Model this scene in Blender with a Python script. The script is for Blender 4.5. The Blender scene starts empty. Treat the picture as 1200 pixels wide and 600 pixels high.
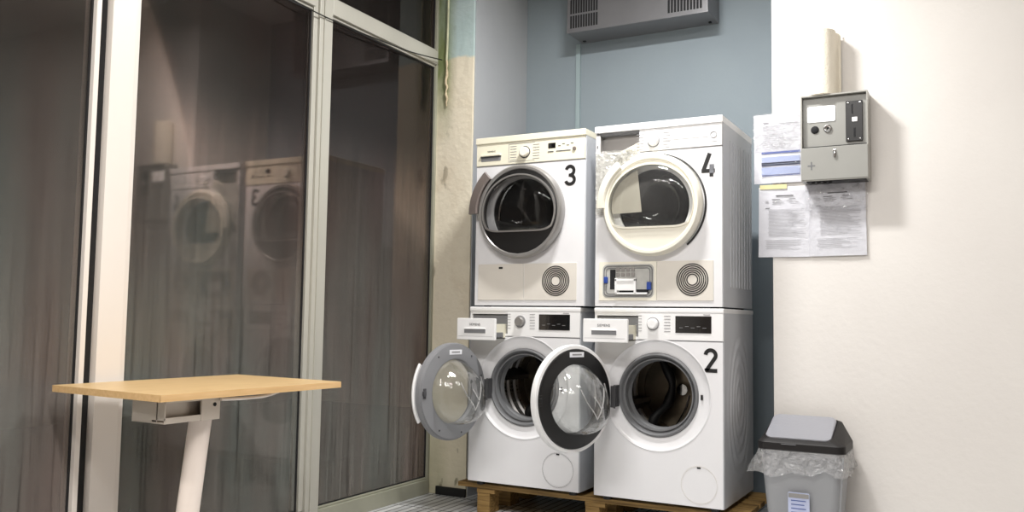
import bpy, bmesh, math, random
from mathutils import Vector, Matrix
from math import sin, cos, pi, radians
random.seed(7)
S = bpy.context.scene
C = S.collection

# ------------------------------------------------------------------ materials
def _new(name):
    m = bpy.data.materials.new(name); m.use_nodes = True
    nt = m.node_tree; b = nt.nodes['Principled BSDF']
    return m, nt, b

def lin(c):
    return tuple((v/12.92 if v <= .04045 else ((v+.055)/1.055)**2.4) for v in (x/255 for x in c))

def mat(name, rgb, rough=.5, metal=0, var=.06, scale=6, bump=0, bscale=60, coat=0, spec=.5, stretch=None):
    """plain painted / plastic / metal surface with a little procedural variation"""
    m, nt, b = _new(name)
    c = lin(rgb)
    tc = nt.nodes.new('ShaderNodeTexCoord'); mp = nt.nodes.new('ShaderNodeMapping')
    nt.links.new(tc.outputs['Object'], mp.inputs['Vector'])
    if stretch: mp.inputs['Scale'].default_value = stretch
    n = nt.nodes.new('ShaderNodeTexNoise'); n.inputs['Scale'].default_value = scale; n.inputs['Detail'].default_value = 4
    nt.links.new(mp.outputs[0], n.inputs['Vector'])
    r = nt.nodes.new('ShaderNodeValToRGB')
    r.color_ramp.elements[0].position = .3; r.color_ramp.elements[1].position = .7
    r.color_ramp.elements[0].color = tuple(v*(1-var) for v in c)+(1,)
    r.color_ramp.elements[1].color = tuple(min(1, v*(1+var)) for v in c)+(1,)
    nt.links.new(n.outputs['Fac'], r.inputs[0]); nt.links.new(r.outputs[0], b.inputs['Base Color'])
    b.inputs['Roughness'].default_value = rough; b.inputs['Metallic'].default_value = metal
    b.inputs['Coat Weight'].default_value = coat; b.inputs['Specular IOR Level'].default_value = spec
    if bump:
        n2 = nt.nodes.new('ShaderNodeTexNoise'); n2.inputs['Scale'].default_value = bscale; n2.inputs['Detail'].default_value = 5
        nt.links.new(mp.outputs[0], n2.inputs['Vector'])
        bp = nt.nodes.new('ShaderNodeBump'); bp.inputs['Strength'].default_value = bump; bp.inputs['Distance'].default_value = .01
        nt.links.new(n2.outputs['Fac'], bp.inputs['Height']); nt.links.new(bp.outputs[0], b.inputs['Normal'])
    return m

def clear_mat(name, tint=(1, 1, 1), edge=.35, haze=.06, hz=(.8, .8, .8), bump=0, bscale=30, base=.05, rough=.05):
    """thin clear glass or plastic film: see-through face on, reflective and hazy at its edges"""
    m, nt, b = _new(name); nt.nodes.remove(b)
    out = [n for n in nt.nodes if n.type == 'OUTPUT_MATERIAL'][0]
    tr = nt.nodes.new('ShaderNodeBsdfTransparent'); tr.inputs[0].default_value = tint+(1,)
    gl = nt.nodes.new('ShaderNodeBsdfGlossy'); gl.inputs['Roughness'].default_value = rough
    df = nt.nodes.new('ShaderNodeBsdfDiffuse'); df.inputs[0].default_value = hz+(1,)
    lw = nt.nodes.new('ShaderNodeLayerWeight'); lw.inputs['Blend'].default_value = edge
    mr = nt.nodes.new('ShaderNodeMapRange'); mr.inputs['To Min'].default_value = base; mr.inputs['To Max'].default_value = .9
    nt.links.new(lw.outputs['Facing'], mr.inputs['Value'])
    pw = nt.nodes.new('ShaderNodeMath'); pw.operation = 'POWER'; pw.inputs[1].default_value = 1.6
    nt.links.new(mr.outputs[0], pw.inputs[0])
    m1 = nt.nodes.new('ShaderNodeMixShader'); m1.inputs[0].default_value = haze
    nt.links.new(tr.outputs[0], m1.inputs[1]); nt.links.new(df.outputs[0], m1.inputs[2])
    m2 = nt.nodes.new('ShaderNodeMixShader')
    nt.links.new(pw.outputs[0], m2.inputs[0]); nt.links.new(m1.outputs[0], m2.inputs[1]); nt.links.new(gl.outputs[0], m2.inputs[2])
    nt.links.new(m2.outputs[0], out.inputs[0])
    if bump:
        tc = nt.nodes.new('ShaderNodeTexCoord')
        n2 = nt.nodes.new('ShaderNodeTexNoise'); n2.inputs['Scale'].default_value = bscale; n2.inputs['Detail'].default_value = 3
        n2.inputs['Distortion'].default_value = 1.5
        nt.links.new(tc.outputs['Object'], n2.inputs['Vector'])
        bp = nt.nodes.new('ShaderNodeBump'); bp.inputs['Strength'].default_value = bump; bp.inputs['Distance'].default_value = .02
        nt.links.new(n2.outputs['Fac'], bp.inputs['Height'])
        nt.links.new(bp.outputs[0], gl.inputs['Normal']); nt.links.new(bp.outputs[0], df.inputs['Normal']); nt.links.new(bp.outputs[0], lw.inputs['Normal'])
    return m

M = {}
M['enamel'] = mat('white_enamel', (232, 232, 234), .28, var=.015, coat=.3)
M['enamel_side'] = mat('shaded_side_steel', (196, 199, 204), .38, var=.03)  # greyer than the front: shade on the cabinet sides is put into this colour
M['cream'] = mat('cream_plastic', (232, 228, 208), .4, var=.02)
M['ivory'] = mat('ivory_plastic', (236, 232, 218), .35, var=.02)
M['white_plastic'] = mat('white_plastic', (240, 240, 240), .35, var=.015)
M['warm_panel'] = mat('warm_white_panel', (222, 217, 208), .4, var=.02)
M['grey_plastic'] = mat('grey_plastic', (132, 133, 136), .4, var=.04)
M['mid_grey'] = mat('mid_grey_rubber', (112, 113, 115), .5, var=.06)
M['dark_rubber'] = mat('dark_grey_rubber', (70, 70, 72), .45, var=.1)
M['black'] = mat('black_plastic', (18, 18, 19), .35, var=.1)
M['ink'] = mat('black_vinyl', (12, 12, 13), .55, var=.05)
M['gap'] = mat('dark_gap', (22, 23, 26), .8)
M['display'] = mat('display_glass', (10, 11, 13), .08, var=.1, coat=.6)
M['silver'] = mat('silver_plastic', (158, 156, 154), .28, metal=.55, var=.05)
M['silver_dark'] = mat('warm_silver_plastic', (140, 130, 126), .3, metal=.5, var=.06)
M['chrome'] = mat('chrome', (205, 205, 205), .15, metal=1, var=.03)
M['line'] = mat('grey_print', (150, 150, 152), .6)
M['print'] = mat('dark_print', (70, 70, 74), .6)
M['blueprint'] = mat('blue_print', (86, 104, 168), .6, var=.1)
M['bluefill'] = mat('pale_blue_print', (176, 188, 222), .6, var=.05)
M['paper'] = mat('white_paper', (232, 233, 238), .7, var=.02, bump=.15, bscale=14)
M['yellow'] = mat('yellow_tape', (222, 214, 160), .5)
M['blue'] = mat('blue_latch', (40, 70, 150), .4)
M['boxgrey'] = mat('grey_box_paint', (150, 150, 145), .38, var=.03)
M['boxrim'] = mat('grey_box_rim', (164, 163, 156), .38, var=.03)
M['towel'] = mat('paper_towel', (250, 243, 226), .85, var=.03, bump=.3, bscale=160)
M['acgrey'] = mat('grey_steel_cover', (112, 112, 115), .35, var=.05, metal=.2)
M['duct'] = mat('blue_painted_duct', (152, 168, 172), .6, var=.02)
M['bin'] = mat('bin_grey_plastic', (158, 160, 163), .42, var=.03)
M['binflap'] = mat('bin_flap_plastic', (150, 151, 158), .35, var=.03, bump=.1, bscale=90)
M['bindark'] = mat('bin_dark_plastic', (32, 30, 30), .5, var=.08, spec=.3)
M['alu'] = mat('painted_aluminium', (186, 184, 174), .38, var=.07, scale=3, stretch=(1, 1, .25), metal=.15)
M['alu_light'] = mat('light_painted_aluminium', (226, 219, 211), .4, var=.03, scale=3, stretch=(1, 1, .2))
M['alu_green'] = mat('weathered_aluminium', (158, 158, 142), .45, var=.12, scale=4)
M['seal'] = mat('window_seal', (28, 28, 29), .7)
M['leg'] = mat('white_powder_coat', (232, 220, 210), .4, var=.03)
M['leg_metal'] = mat('bracket_metal', (196, 186, 174), .35, var=.05, metal=.4)
M['skirt'] = mat('black_foot_gap', (20, 21, 21), .5, var=.2)
M['ceil'] = mat('white_ceiling', (225, 224, 220), .9, var=.02)
M['cable'] = mat('black_cable', (14, 14, 14), .5)
M['drumback'] = mat('drum_back_steel', (124, 114, 98), .32, metal=.8, var=.35, scale=9)
M['glass'] = clear_mat('door_glass', (.93, .94, .93), edge=.3, haze=.03, base=.05)
M['rib'] = clear_mat('bright_glass_rib', (.9, .9, .9), edge=.6, haze=.35, hz=(.95, .95, .95), base=.25)
M['tape'] = clear_mat('old_clear_tape', (.93, .93, .90), edge=.5, haze=.28, hz=(.86, .85, .8), bump=.8, bscale=26, base=.12, rough=.15)
M['bowl'] = clear_mat('moulded_glass_bowl', (.88, .89, .88), edge=.5, haze=.05, hz=(.72, .72, .72), base=.10, bump=.3, bscale=9)
M['darkglass'] = clear_mat('dryer_door_glass', (.62, .62, .62), edge=.3, haze=.0, base=.05)
M['film'] = clear_mat('crinkled_clear_film', (.98, .98, .99), edge=.35, haze=.10, hz=(.95, .95, .97), bump=1, bscale=30, base=.13, rough=.08)
M['sleeve'] = clear_mat('plastic_sleeve', (.97, .97, .98), edge=.3, haze=.05, hz=(.9, .9, .92), bump=.5, bscale=22, base=.06, rough=.1)
M['bag'] = clear_mat('clear_bin_bag', (.95, .95, .96), edge=.4, haze=.22, hz=(.9, .9, .9), bump=1.3, bscale=28, base=.10, rough=.12)

def wood():
    m, nt, b = _new('pallet_pine')
    tc = nt.nodes.new('ShaderNodeTexCoord'); mp = nt.nodes.new('ShaderNodeMapping'); mp.inputs['Scale'].default_value = (1.2, 14, 30)
    n = nt.nodes.new('ShaderNodeTexNoise'); n.inputs['Scale'].default_value = 4; n.inputs['Detail'].default_value = 8
    r = nt.nodes.new('ShaderNodeValToRGB')
    r.color_ramp.elements[0].position = .3; r.color_ramp.elements[0].color = lin((108, 82, 40))+(1,)
    r.color_ramp.elements[1].position = .7; r.color_ramp.elements[1].color = lin((176, 142, 86))+(1,)
    nt.links.new(tc.outputs['Object'], mp.inputs[0]); nt.links.new(mp.outputs[0], n.inputs['Vector'])
    nt.links.new(n.outputs['Fac'], r.inputs[0]); nt.links.new(r.outputs[0], b.inputs['Base Color'])
    b.inputs['Roughness'].default_value = .7
    return m
M['pine'] = wood()

def beech(name, c0, c1):
    m, nt, b = _new(name)
    tc = nt.nodes.new('ShaderNodeTexCoord'); mp = nt.nodes.new('ShaderNodeMapping'); mp.inputs['Scale'].default_value = (18, 1.5, 18)
    n = nt.nodes.new('ShaderNodeTexNoise'); n.inputs['Scale'].default_value = 5; n.inputs['Detail'].default_value = 8
    r = nt.nodes.new('ShaderNodeValToRGB')
    r.color_ramp.elements[0].position = .3; r.color_ramp.elements[0].color = lin(c0)+(1,)
    r.color_ramp.elements[1].position = .75; r.color_ramp.elements[1].color = lin(c1)+(1,)
    nt.links.new(tc.outputs['Object'], mp.inputs[0]); nt.links.new(mp.outputs[0], n.inputs['Vector'])
    nt.links.new(n.outputs['Fac'], r.inputs[0]); nt.links.new(r.outputs[0], b.inputs['Base Color'])
    b.inputs['Roughness'].default_value = .4
    return m
M['beech'] = beech('beech_laminate', (196, 164, 116), (212, 182, 134))
M['beech_edge'] = beech('beech_edge_band', (206, 168, 116), (222, 186, 136))

def plaster(name, rgb, rgb2, scale=1.5, bump=.25, amount=.5):
    m, nt, b = _new(name)
    tc = nt.nodes.new('ShaderNodeTexCoord')
    n = nt.nodes.new('ShaderNodeTexNoise'); n.inputs['Scale'].default_value = scale; n.inputs['Detail'].default_value = 6
    r = nt.nodes.new('ShaderNodeValToRGB')
    r.color_ramp.elements[0].position = .35; r.color_ramp.elements[0].color = lin(rgb)+(1,)
    r.color_ramp.elements[1].position = .35+amount; r.color_ramp.elements[1].color = lin(rgb2)+(1,)
    nt.links.new(tc.outputs['Object'], n.inputs['Vector']); nt.links.new(n.outputs['Fac'], r.inputs[0]); nt.links.new(r.outputs[0], b.inputs['Base Color'])
    n2 = nt.nodes.new('ShaderNodeTexNoise'); n2.inputs['Scale'].default_value = 45; n2.inputs['Detail'].default_value = 6
    nt.links.new(tc.outputs['Object'], n2.inputs['Vector'])
    bp = nt.nodes.new('ShaderNodeBump'); bp.inputs['Strength'].default_value = bump; bp.inputs['Distance'].default_value = .004
    nt.links.new(n2.outputs['Fac'], bp.inputs['Height']); nt.links.new(bp.outputs[0], b.inputs['Normal'])
    b.inputs['Roughness'].default_value = .8
    return m
M['wall_white'] = plaster('warm_white_plaster', (230, 226, 221), (238, 235, 230))
M['wall_blue'] = plaster('blue_grey_paint', (136, 147, 155), (145, 156, 162), bump=.12)
M['wall_far'] = plaster('taupe_room_paint', (150, 138, 130), (162, 150, 142))
M['wall_lilac'] = plaster('pale_grey_paint', (166, 169, 174), (178, 181, 184), bump=.12)

def pillar_mat():
    """old pillar front: cream below a paint line, pale aqua above, green mould and brown stains at the window side"""
    m, nt, b = _new('stained_pillar_paint')
    L = nt.links.new
    tc = nt.nodes.new('ShaderNodeTexCoord'); sp = nt.nodes.new('ShaderNodeSeparateXYZ'); L(tc.outputs['Object'], sp.inputs[0])
    def noise(s, d=5, st=None):
        n = nt.nodes.new('ShaderNodeTexNoise'); n.inputs['Scale'].default_value = s; n.inputs['Detail'].default_value = d
        if st:
            mp = nt.nodes.new('ShaderNodeMapping'); mp.inputs['Scale'].default_value = st; L(tc.outputs['Object'], mp.inputs[0]); L(mp.outputs[0], n.inputs['Vector'])
        else: L(tc.outputs['Object'], n.inputs['Vector'])
        return n.outputs['Fac']
    def mth(op, a, bb, clamp=False):
        n = nt.nodes.new('ShaderNodeMath'); n.operation = op; n.use_clamp = clamp
        for i, v in enumerate((a, bb)):
            if isinstance(v, (int, float)): n.inputs[i].default_value = v
            else: L(v, n.inputs[i])
        return n.outputs[0]
    def mix(f, a, bb):
        n = nt.nodes.new('ShaderNodeMix'); n.data_type = 'RGBA'
        L(f, n.inputs['Factor'])
        for nm, v in (('A', a), ('B', bb)):
            i = [x for x in n.inputs if x.name == nm and x.type == 'RGBA'][0]
            if isinstance(v, tuple): i.default_value = lin(v)+(1,)
            else: L(v, i)
        return [o for o in n.outputs if o.type == 'RGBA'][0]
    x, z = sp.outputs['X'], sp.outputs['Z']          # object origin sits at the pillar's outer left foot
    n1 = noise(7)
    cream = mix(mth('MULTIPLY', mth('SUBTRACT', noise(5), .5, True), 3.0, True), (230, 221, 200), (212, 198, 174))
    line = mth('MULTIPLY', mth('ADD', mth('SUBTRACT', z, 2.40), mth('MULTIPLY', mth('SUBTRACT', n1, .5), .10)), 60, True)
    top = mix(mth('MULTIPLY', mth('SUBTRACT', noise(4), .45, True), 3, True), (184, 204, 204), (200, 214, 216))
    col = mix(line, cream, top)
    # green mould band near the window, strongest high up
    left = mth('SUBTRACT', 1, mth('MULTIPLY', mth('SUBTRACT', x, .085), 14), True)
    up = mth('MULTIPLY', mth('SUBTRACT', z, 1.9), 3, True)
    low = mth('MULTIPLY', mth('SUBTRACT', .75, z), 1.6, True)
    mould = mth('MULTIPLY', mth('MULTIPLY', left, mth('MAXIMUM', up, mth('MULTIPLY', low, .6))), mth('MULTIPLY', noise(9, 6, (1, 1, .4)), 1.6, True), True)
    col = mix(mould, col, (118, 128, 84))
    # brown flaking spots
    fl = mth('MULTIPLY', mth('SUBTRACT', noise(16, 8, (1, 1, .45)), .63, True), 14, True)
    lowm = mth('ADD', mth('MULTIPLY', low, 1.2), mth('MULTIPLY', left, .5), True)
    col = mix(mth('MULTIPLY', fl, lowm), col, (82, 72, 52))
    dirt_and_lift = mth('MULTIPLY', mth('MULTIPLY', mth('SUBTRACT', .9, z), 1.2, True), mth('MULTIPLY', noise(3.5), .9), True)  # low dirt tone, its colour lightened to make up for weaker light there
    col = mix(dirt_and_lift, col, (216, 211, 182))
    L(col, b.inputs['Base Color']); b.inputs['Roughness'].default_value = .85
    bp = nt.nodes.new('ShaderNodeBump'); bp.inputs['Strength'].default_value = .5; bp.inputs['Distance'].default_value = .01
    L(noise(28, 8), bp.inputs['Height']); L(bp.outputs[0], b.inputs['Normal'])
    return m
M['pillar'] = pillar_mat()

def floor_mat():
    m, nt, b = _new('strip_tile_floor')
    L = nt.links.new
    tc = nt.nodes.new('ShaderNodeTexCoord'); mp = nt.nodes.new('ShaderNodeMapping'); L(tc.outputs['Object'], mp.inputs[0])
    mp.inputs['Rotation'].default_value = (0, 0, radians(90))
    br = nt.nodes.new('ShaderNodeTexBrick'); L(mp.outputs[0], br.inputs['Vector'])
    br.inputs['Scale'].default_value = 1; br.inputs['Brick Width'].default_value = .3; br.inputs['Row Height'].default_value = .044
    br.inputs['Mortar Size'].default_value = .0042; br.inputs['Mortar Smooth'].default_value = .1; br.offset = 0
    br.inputs['Color1'].default_value = lin((226, 227, 227))+(1,); br.inputs['Color2'].default_value = lin((188, 190, 192))+(1,)
    br.inputs['Mortar'].default_value = lin((44, 46, 48))+(1,)
    L(br.outputs['Color'], b.inputs['Base Color']); b.inputs['Roughness'].default_value = .35
    bp = nt.nodes.new('ShaderNodeBump'); bp.inputs['Strength'].default_value = .6; bp.inputs['Distance'].default_value = .003; bp.invert = True
    L(br.outputs['Fac'], bp.inputs['Height']); L(bp.outputs[0], b.inputs['Normal'])
    return m
M['floor'] = floor_mat()

def pane_mat():
    """dark night window: misted on the inside with run marks, reflecting the room"""
    m, nt, b = _new('misted_window_glass'); nt.nodes.remove(b)
    L = nt.links.new
    out = [n for n in nt.nodes if n.type == 'OUTPUT_MATERIAL'][0]
    geo = nt.nodes.new('ShaderNodeNewGeometry'); sp = nt.nodes.new('ShaderNodeSeparateXYZ'); L(geo.outputs['Position'], sp.inputs[0])
    def noise(scale, st, d=5, dist=0):
        mp = nt.nodes.new('ShaderNodeMapping'); mp.inputs['Scale'].default_value = st; L(geo.outputs['Position'], mp.inputs[0])
        n = nt.nodes.new('ShaderNodeTexNoise'); n.inputs['Scale'].default_value = scale; n.inputs['Detail'].default_value = d; n.inputs['Distortion'].default_value = dist
        L(mp.outputs[0], n.inputs['Vector']); return n.outputs['Fac']
    def mth(op, a, bb, clamp=False):
        n = nt.nodes.new('ShaderNodeMath'); n.operation = op; n.use_clamp = clamp
        for i, v in enumerate((a, bb)):
            if isinstance(v, (int, float)): n.inputs[i].default_value = v
            else: L(v, n.inputs[i])
        return n.outputs[0]
    z = sp.outputs['Z']
    streak = noise(1, (1, 26, .9), 5, .6)
    fine = noise(1, (1, 90, 2.0), 4, .3)
    cloud = noise(1.6, (1, 1, 1), 3)
    hgt = mth('SUBTRACT', 1, mth('MULTIPLY', mth('SUBTRACT', z, .3), .62), True)        # mist thickens downwards
    a = mth('MULTIPLY', hgt, mth('ADD', mth('MULTIPLY', streak, .6), mth('MULTIPLY', cloud, .9)))
    runs = mth('MULTIPLY', mth('SUBTRACT', mth('MULTIPLY', fine, streak), .19, True), 3.2, True)
    lowz = mth('SUBTRACT', 1, mth('MULTIPLY', mth('SUBTRACT', z, .1), 2.2), True)
    fogv = mth('ADD', mth('MULTIPLY', a, .42), mth('MULTIPLY', mth('MULTIPLY', runs, lowz), .22))
    clear = mth('MULTIPLY', mth('SUBTRACT', noise(1, (1, 60, 1.1), 6, 1.2), .52, True), 7, True)
    drips = mth('MULTIPLY', clear, mth('SUBTRACT', 1, mth('MULTIPLY', mth('SUBTRACT', z, .5), .9), True))
    fog = mth('MULTIPLY', mth('ADD', mth('MULTIPLY', fogv, .85), .03, True), mth('SUBTRACT', 1, mth('MULTIPLY', drips, .6)))
    ramp = nt.nodes.new('ShaderNodeValToRGB')
    ramp.color_ramp.elements[0].position = .35; ramp.color_ramp.elements[0].color = (.36, .41, .38, 1)
    ramp.color_ramp.elements[1].position = .65; ramp.color_ramp.elements[1].color = (.40, .31, .28, 1)
    L(noise(1, (1, 2.2, .5), 3), ramp.inputs[0])
    df = nt.nodes.new('ShaderNodeBsdfDiffuse'); L(ramp.outputs[0], df.inputs[0])
    tr = nt.nodes.new('ShaderNodeBsdfTransparent'); tr.inputs[0].default_value = (.75, .72, .7, 1)
    m1 = nt.nodes.new('ShaderNodeMixShader'); L(fog, m1.inputs[0]); L(tr.outputs[0], m1.inputs[1]); L(df.outputs[0], m1.inputs[2])
    gl = nt.nodes.new('ShaderNodeBsdfGlossy'); gl.inputs['Roughness'].default_value = .03
    gl.inputs['Color'].default_value = (.92, .80, .76, 1)
    fr = nt.nodes.new('ShaderNodeFresnel'); fr.inputs['IOR'].default_value = 1.5
    mr_ = nt.nodes.new('ShaderNodeMapRange'); mr_.interpolation_type = 'SMOOTHERSTEP'
    mr_.inputs['From Min'].default_value = 1.95; mr_.inputs['From Max'].default_value = .95
    L(mth('ADD', z, mth('MULTIPLY', mth('SUBTRACT', streak, .5), .25)), mr_.inputs['Value']); mist = mr_.outputs[0]
    g = mth('MULTIPLY', fr.outputs[0], mth('SUBTRACT', 1, mth('MULTIPLY', mist, .9), True))
    gl.inputs['Roughness'].default_value = .035
    m2 = nt.nodes.new('ShaderNodeMixShader'); L(g, m2.inputs[0]); L(m1.outputs[0], m2.inputs[1]); L(gl.outputs[0], m2.inputs[2])
    L(m2.outputs[0], out.inputs[0])
    return m
M['pane'] = pane_mat()

def drum_mat():
    m, nt, b = _new('perforated_steel')
    L = nt.links.new
    tc = nt.nodes.new('ShaderNodeTexCoord')
    v = nt.nodes.new('ShaderNodeTexVoronoi'); v.inputs['Scale'].default_value = 55; v.inputs['Randomness'].default_value = .15
    L(tc.outputs['Object'], v.inputs['Vector'])
    r = nt.nodes.new('ShaderNodeValToRGB'); r.color_ramp.elements[0].position = .25; r.color_ramp.elements[0].color = (.015, .015, .015, 1)
    r.color_ramp.elements[1].position = .32; r.color_ramp.elements[1].color = (.5, .49, .47, 1)
    L(v.outputs['Distance'], r.inputs[0]); L(r.outputs[0], b.inputs['Base Color'])
    b.inputs['Metallic'].default_value = .75; b.inputs['Roughness'].default_value = .28
    return m
M['drum'] = drum_mat()

# ------------------------------------------------------------------ geometry helpers
class MB:
    def __init__(s): s.bm = bmesh.new()
    def _add(s, verts, faces, T=None):
        vs = [s.bm.verts.new(T @ Vector(v) if T else Vector(v)) for v in verts]
        for f in faces:
            try: s.bm.faces.new([vs[i] for i in f])
            except ValueError: pass
        return s
    def box(s, x0, x1, y0, y1, z0, z1, b=0, T=None, seg=2):
        t = bmesh.new(); bmesh.ops.create_cube(t, size=1)
        for v in t.verts:
            v.co = Vector((x0+(x1-x0)*(v.co.x+.5), y0+(y1-y0)*(v.co.y+.5), z0+(z1-z0)*(v.co.z+.5)))
        if b: bmesh.ops.bevel(t, geom=t.edges[:], offset=b, segments=seg, affect='EDGES', profile=.5)
        return s._merge(t, T)
    def _merge(s, t, T=None):
        t.verts.index_update()
        s._add([v.co.copy() for v in t.verts], [[v.index for v in f.verts] for f in t.faces], T); t.free(); return s
    def prism(s, pts, y0, y1, b=0, T=None):
        """outline in (x,z) pushed from y0 to y1"""
        t = bmesh.new(); n = len(pts)
        a = [t.verts.new((p[0], y0, p[1])) for p in pts]; c = [t.verts.new((p[0], y1, p[1])) for p in pts]
        t.faces.new(a); t.faces.new(c[::-1])
        for i in range(n): t.faces.new([a[i], c[i], c[(i+1) % n], a[(i+1) % n]])
        bmesh.ops.recalc_face_normals(t, faces=t.faces[:])
        if b:
            fe = [e for e in t.edges if abs(e.verts[0].co.y-y0) < 1e-6 and abs(e.verts[1].co.y-y0) < 1e-6]
            bmesh.ops.bevel(t, geom=fe, offset=b, segments=2, affect='EDGES', profile=.5)
        return s._merge(t, T)
    def lathe(s, prof, cx=0, cz=0, n=72, a0=0, a1=2*pi, T=None, closed=False, sx=1):
        """profile (r, y) turned about the Y axis through (cx, cz)"""
        full = abs(a1-a0-2*pi) < 1e-6; m = n if full else n+1
        vs = []; k = len(prof)
        for i in range(m):
            a = a0+(a1-a0)*i/n
            for r, y in prof: vs.append((cx+r*cos(a)*sx, y, cz+r*sin(a)))
        fs = []
        for i in range(n):
            j = (i+1) % m
            for q in range(k if closed else k-1):
                w = (q+1) % k; fs.append((i*k+q, i*k+w, j*k+w, j*k+q))
        if closed and not full:
            fs.append(tuple(range(k))); fs.append(tuple(range((m-1)*k, m*k))[::-1])
        return s._add(vs, fs, T)
    def disc(s, r, y, cx=0, cz=0, n=48, T=None):
        return s._add([(cx+r*cos(2*pi*i/n), y, cz+r*sin(2*pi*i/n)) for i in range(n)], [list(range(n))], T)
    def tube(s, pts, r, n=8, T=None, cap=True):
        P = [Vector(p) for p in pts]; rr = r if isinstance(r, (list, tuple)) else [r]*len(P)
        rings = []; prev = None
        for i, p in enumerate(P):
            d = (P[min(i+1, len(P)-1)]-P[max(i-1, 0)]).normalized()
            if prev is None: u = d.orthogonal().normalized()
            else: u = (prev-d*prev.dot(d)).normalized()
            prev = u; w = d.cross(u)
            rings.append([p+(u*cos(2*pi*k/n)+w*sin(2*pi*k/n))*rr[i] for k in range(n)])
        vs = [v for g in rings for v in g]
        fs = [(i*n+k, i*n+(k+1) % n, (i+1)*n+(k+1) % n, (i+1)*n+k) for i in range(len(P)-1) for k in range(n)]
        if cap: fs += [tuple(range(n))[::-1], tuple(range((len(P)-1)*n, len(P)*n))]
        return s._add(vs, fs, T)
    def plate(s, x0, x1, z0, z1, y, cx, cz, r, n=96, T=None, depth=.012):
        """flat front panel with a round hole (and a lip turned inwards)"""
        vs = []; angs = [2*pi*i/n for i in range(n)]
        angs += [math.atan2(b-cz, a-cx) % (2*pi) for a in (x0, x1) for b in (z0, z1)]
        angs = sorted(set(angs)); k = len(angs)
        for a in angs:
            c, d = cos(a), sin(a); t = 1e9
            if c > 1e-9: t = min(t, (x1-cx)/c)
            if c < -1e-9: t = min(t, (x0-cx)/c)
            if d > 1e-9: t = min(t, (z1-cz)/d)
            if d < -1e-9: t = min(t, (z0-cz)/d)
            vs += [(cx+t*c, y, cz+t*d), (cx+r*c, y, cz+r*d), (cx+r*c, y+depth, cz+r*d)]
        fs = []
        for i in range(k):
            j = (i+1) % k
            fs += [(i*3, i*3+1, j*3+1, j*3), (i*3+1, i*3+2, j*3+2, j*3+1)]
        return s._add(vs, fs, T)
    def strip(s, pts, w, y, T=None, th=.0006):
        """flat ribbon following (x,z) points, width w, lying in the plane y"""
        n = len(pts); Lf = []; Rt = []
        for i in range(n):
            a = Vector(pts[max(i-1, 0)]); b_ = Vector(pts[min(i+1, n-1)]); d = (b_-a)
            if d.length < 1e-9: d = Vector((1, 0))
            d.normalize(); q = Vector((-d.y, d.x))*w/2; p = Vector(pts[i])
            Lf.append(p+q); Rt.append(p-q)
        vs = [(p.x, y, p.y) for p in Lf]+[(p.x, y, p.y) for p in Rt]
        return s._add(vs, [(i, i+1, n+i+1, n+i) for i in range(n-1)], T)
    def build(s, name, m, parent=None, smooth=True, angle=38, loc=None, rot=None, recalc=True):
        if recalc: bmesh.ops.recalc_face_normals(s.bm, faces=s.bm.faces[:])
        me = bpy.data.meshes.new(name); s.bm.to_mesh(me); s.bm.free(); me.materials.append(m)
        if smooth:
            me.shade_smooth(); me.set_sharp_from_angle(angle=radians(angle))
        o = bpy.data.objects.new(name, me); C.objects.link(o)
        if smooth and len(me.polygons) < 4000:
            wn = o.modifiers.new('weighted_normals', 'WEIGHTED_NORMAL'); wn.keep_sharp = True; wn.weight = 100
        if parent: o.parent = parent
        if loc is not None: o.location = loc
        if rot is not None: o.rotation_euler = rot
        return o

def rrect(x0, x1, z0, z1, r, n=6):
    out = []
    for cx, cz, a in ((x1-r, z0+r, -90), (x1-r, z1-r, 0), (x0+r, z1-r, 90), (x0+r, z0+r, 180)):
        for i in range(n+1):
            t = radians(a+90*i/n); out.append((cx+r*cos(t), cz+r*sin(t)))
    return out

def frame(mb, outer, inner, y0, y1):
    """ring between two outlines of equal length, y0 front and y1 back"""
    n = len(outer)
    vs = [(p[0], y0, p[1]) for p in outer]+[(p[0], y0, p[1]) for p in inner]+[(p[0], y1, p[1]) for p in inner]+[(p[0], y1, p[1]) for p in outer]
    fs = []
    for i in range(n):
        j = (i+1) % n
        for a in range(4):
            b_ = (a+1) % 4; fs.append((a*n+i, a*n+j, b_*n+j, b_*n+i))
    mb._add(vs, fs)

def text(name, s_, size, m, parent, loc, rot=(pi/2, 0, 0), align='CENTER'):
    cu = bpy.data.curves.new(name, 'FONT'); cu.body = s_; cu.size = size; cu.align_x = align; cu.extrude = .0002
    cu.resolution_u = 3
    t = bpy.data.objects.new(name, cu); C.objects.link(t)
    dg = bpy.context.evaluated_depsgraph_get()
    me = bpy.data.meshes.new_from_object(t.evaluated_get(dg)); bpy.data.objects.remove(t); bpy.data.curves.remove(cu)
    me.materials.clear(); me.materials.append(m); me.name = name
    o = bpy.data.objects.new(name, me); C.objects.link(o); o.parent = parent; o.location = loc; o.rotation_euler = rot
    return o

def tag(o, label=None, cat=None, group=None, kind=None):
    if label: o['label'] = label
    if cat: o['category'] = cat
    if group: o['group'] = group
    if kind: o['kind'] = kind
    return o
def empty(name, loc, rz=0):
    o = bpy.data.objects.new(name, None); C.objects.link(o); o.location = loc; o.rotation_euler = (0, 0, rz)
    o.empty_display_size = .1
    return o

def arc(cx, cz, r, a0, a1, n=20, rz=None):
    rz = rz or r
    return [(cx+r*cos(radians(a0+(a1-a0)*i/n)), cz+rz*sin(radians(a0+(a1-a0)*i/n))) for i in range(n+1)]

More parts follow.
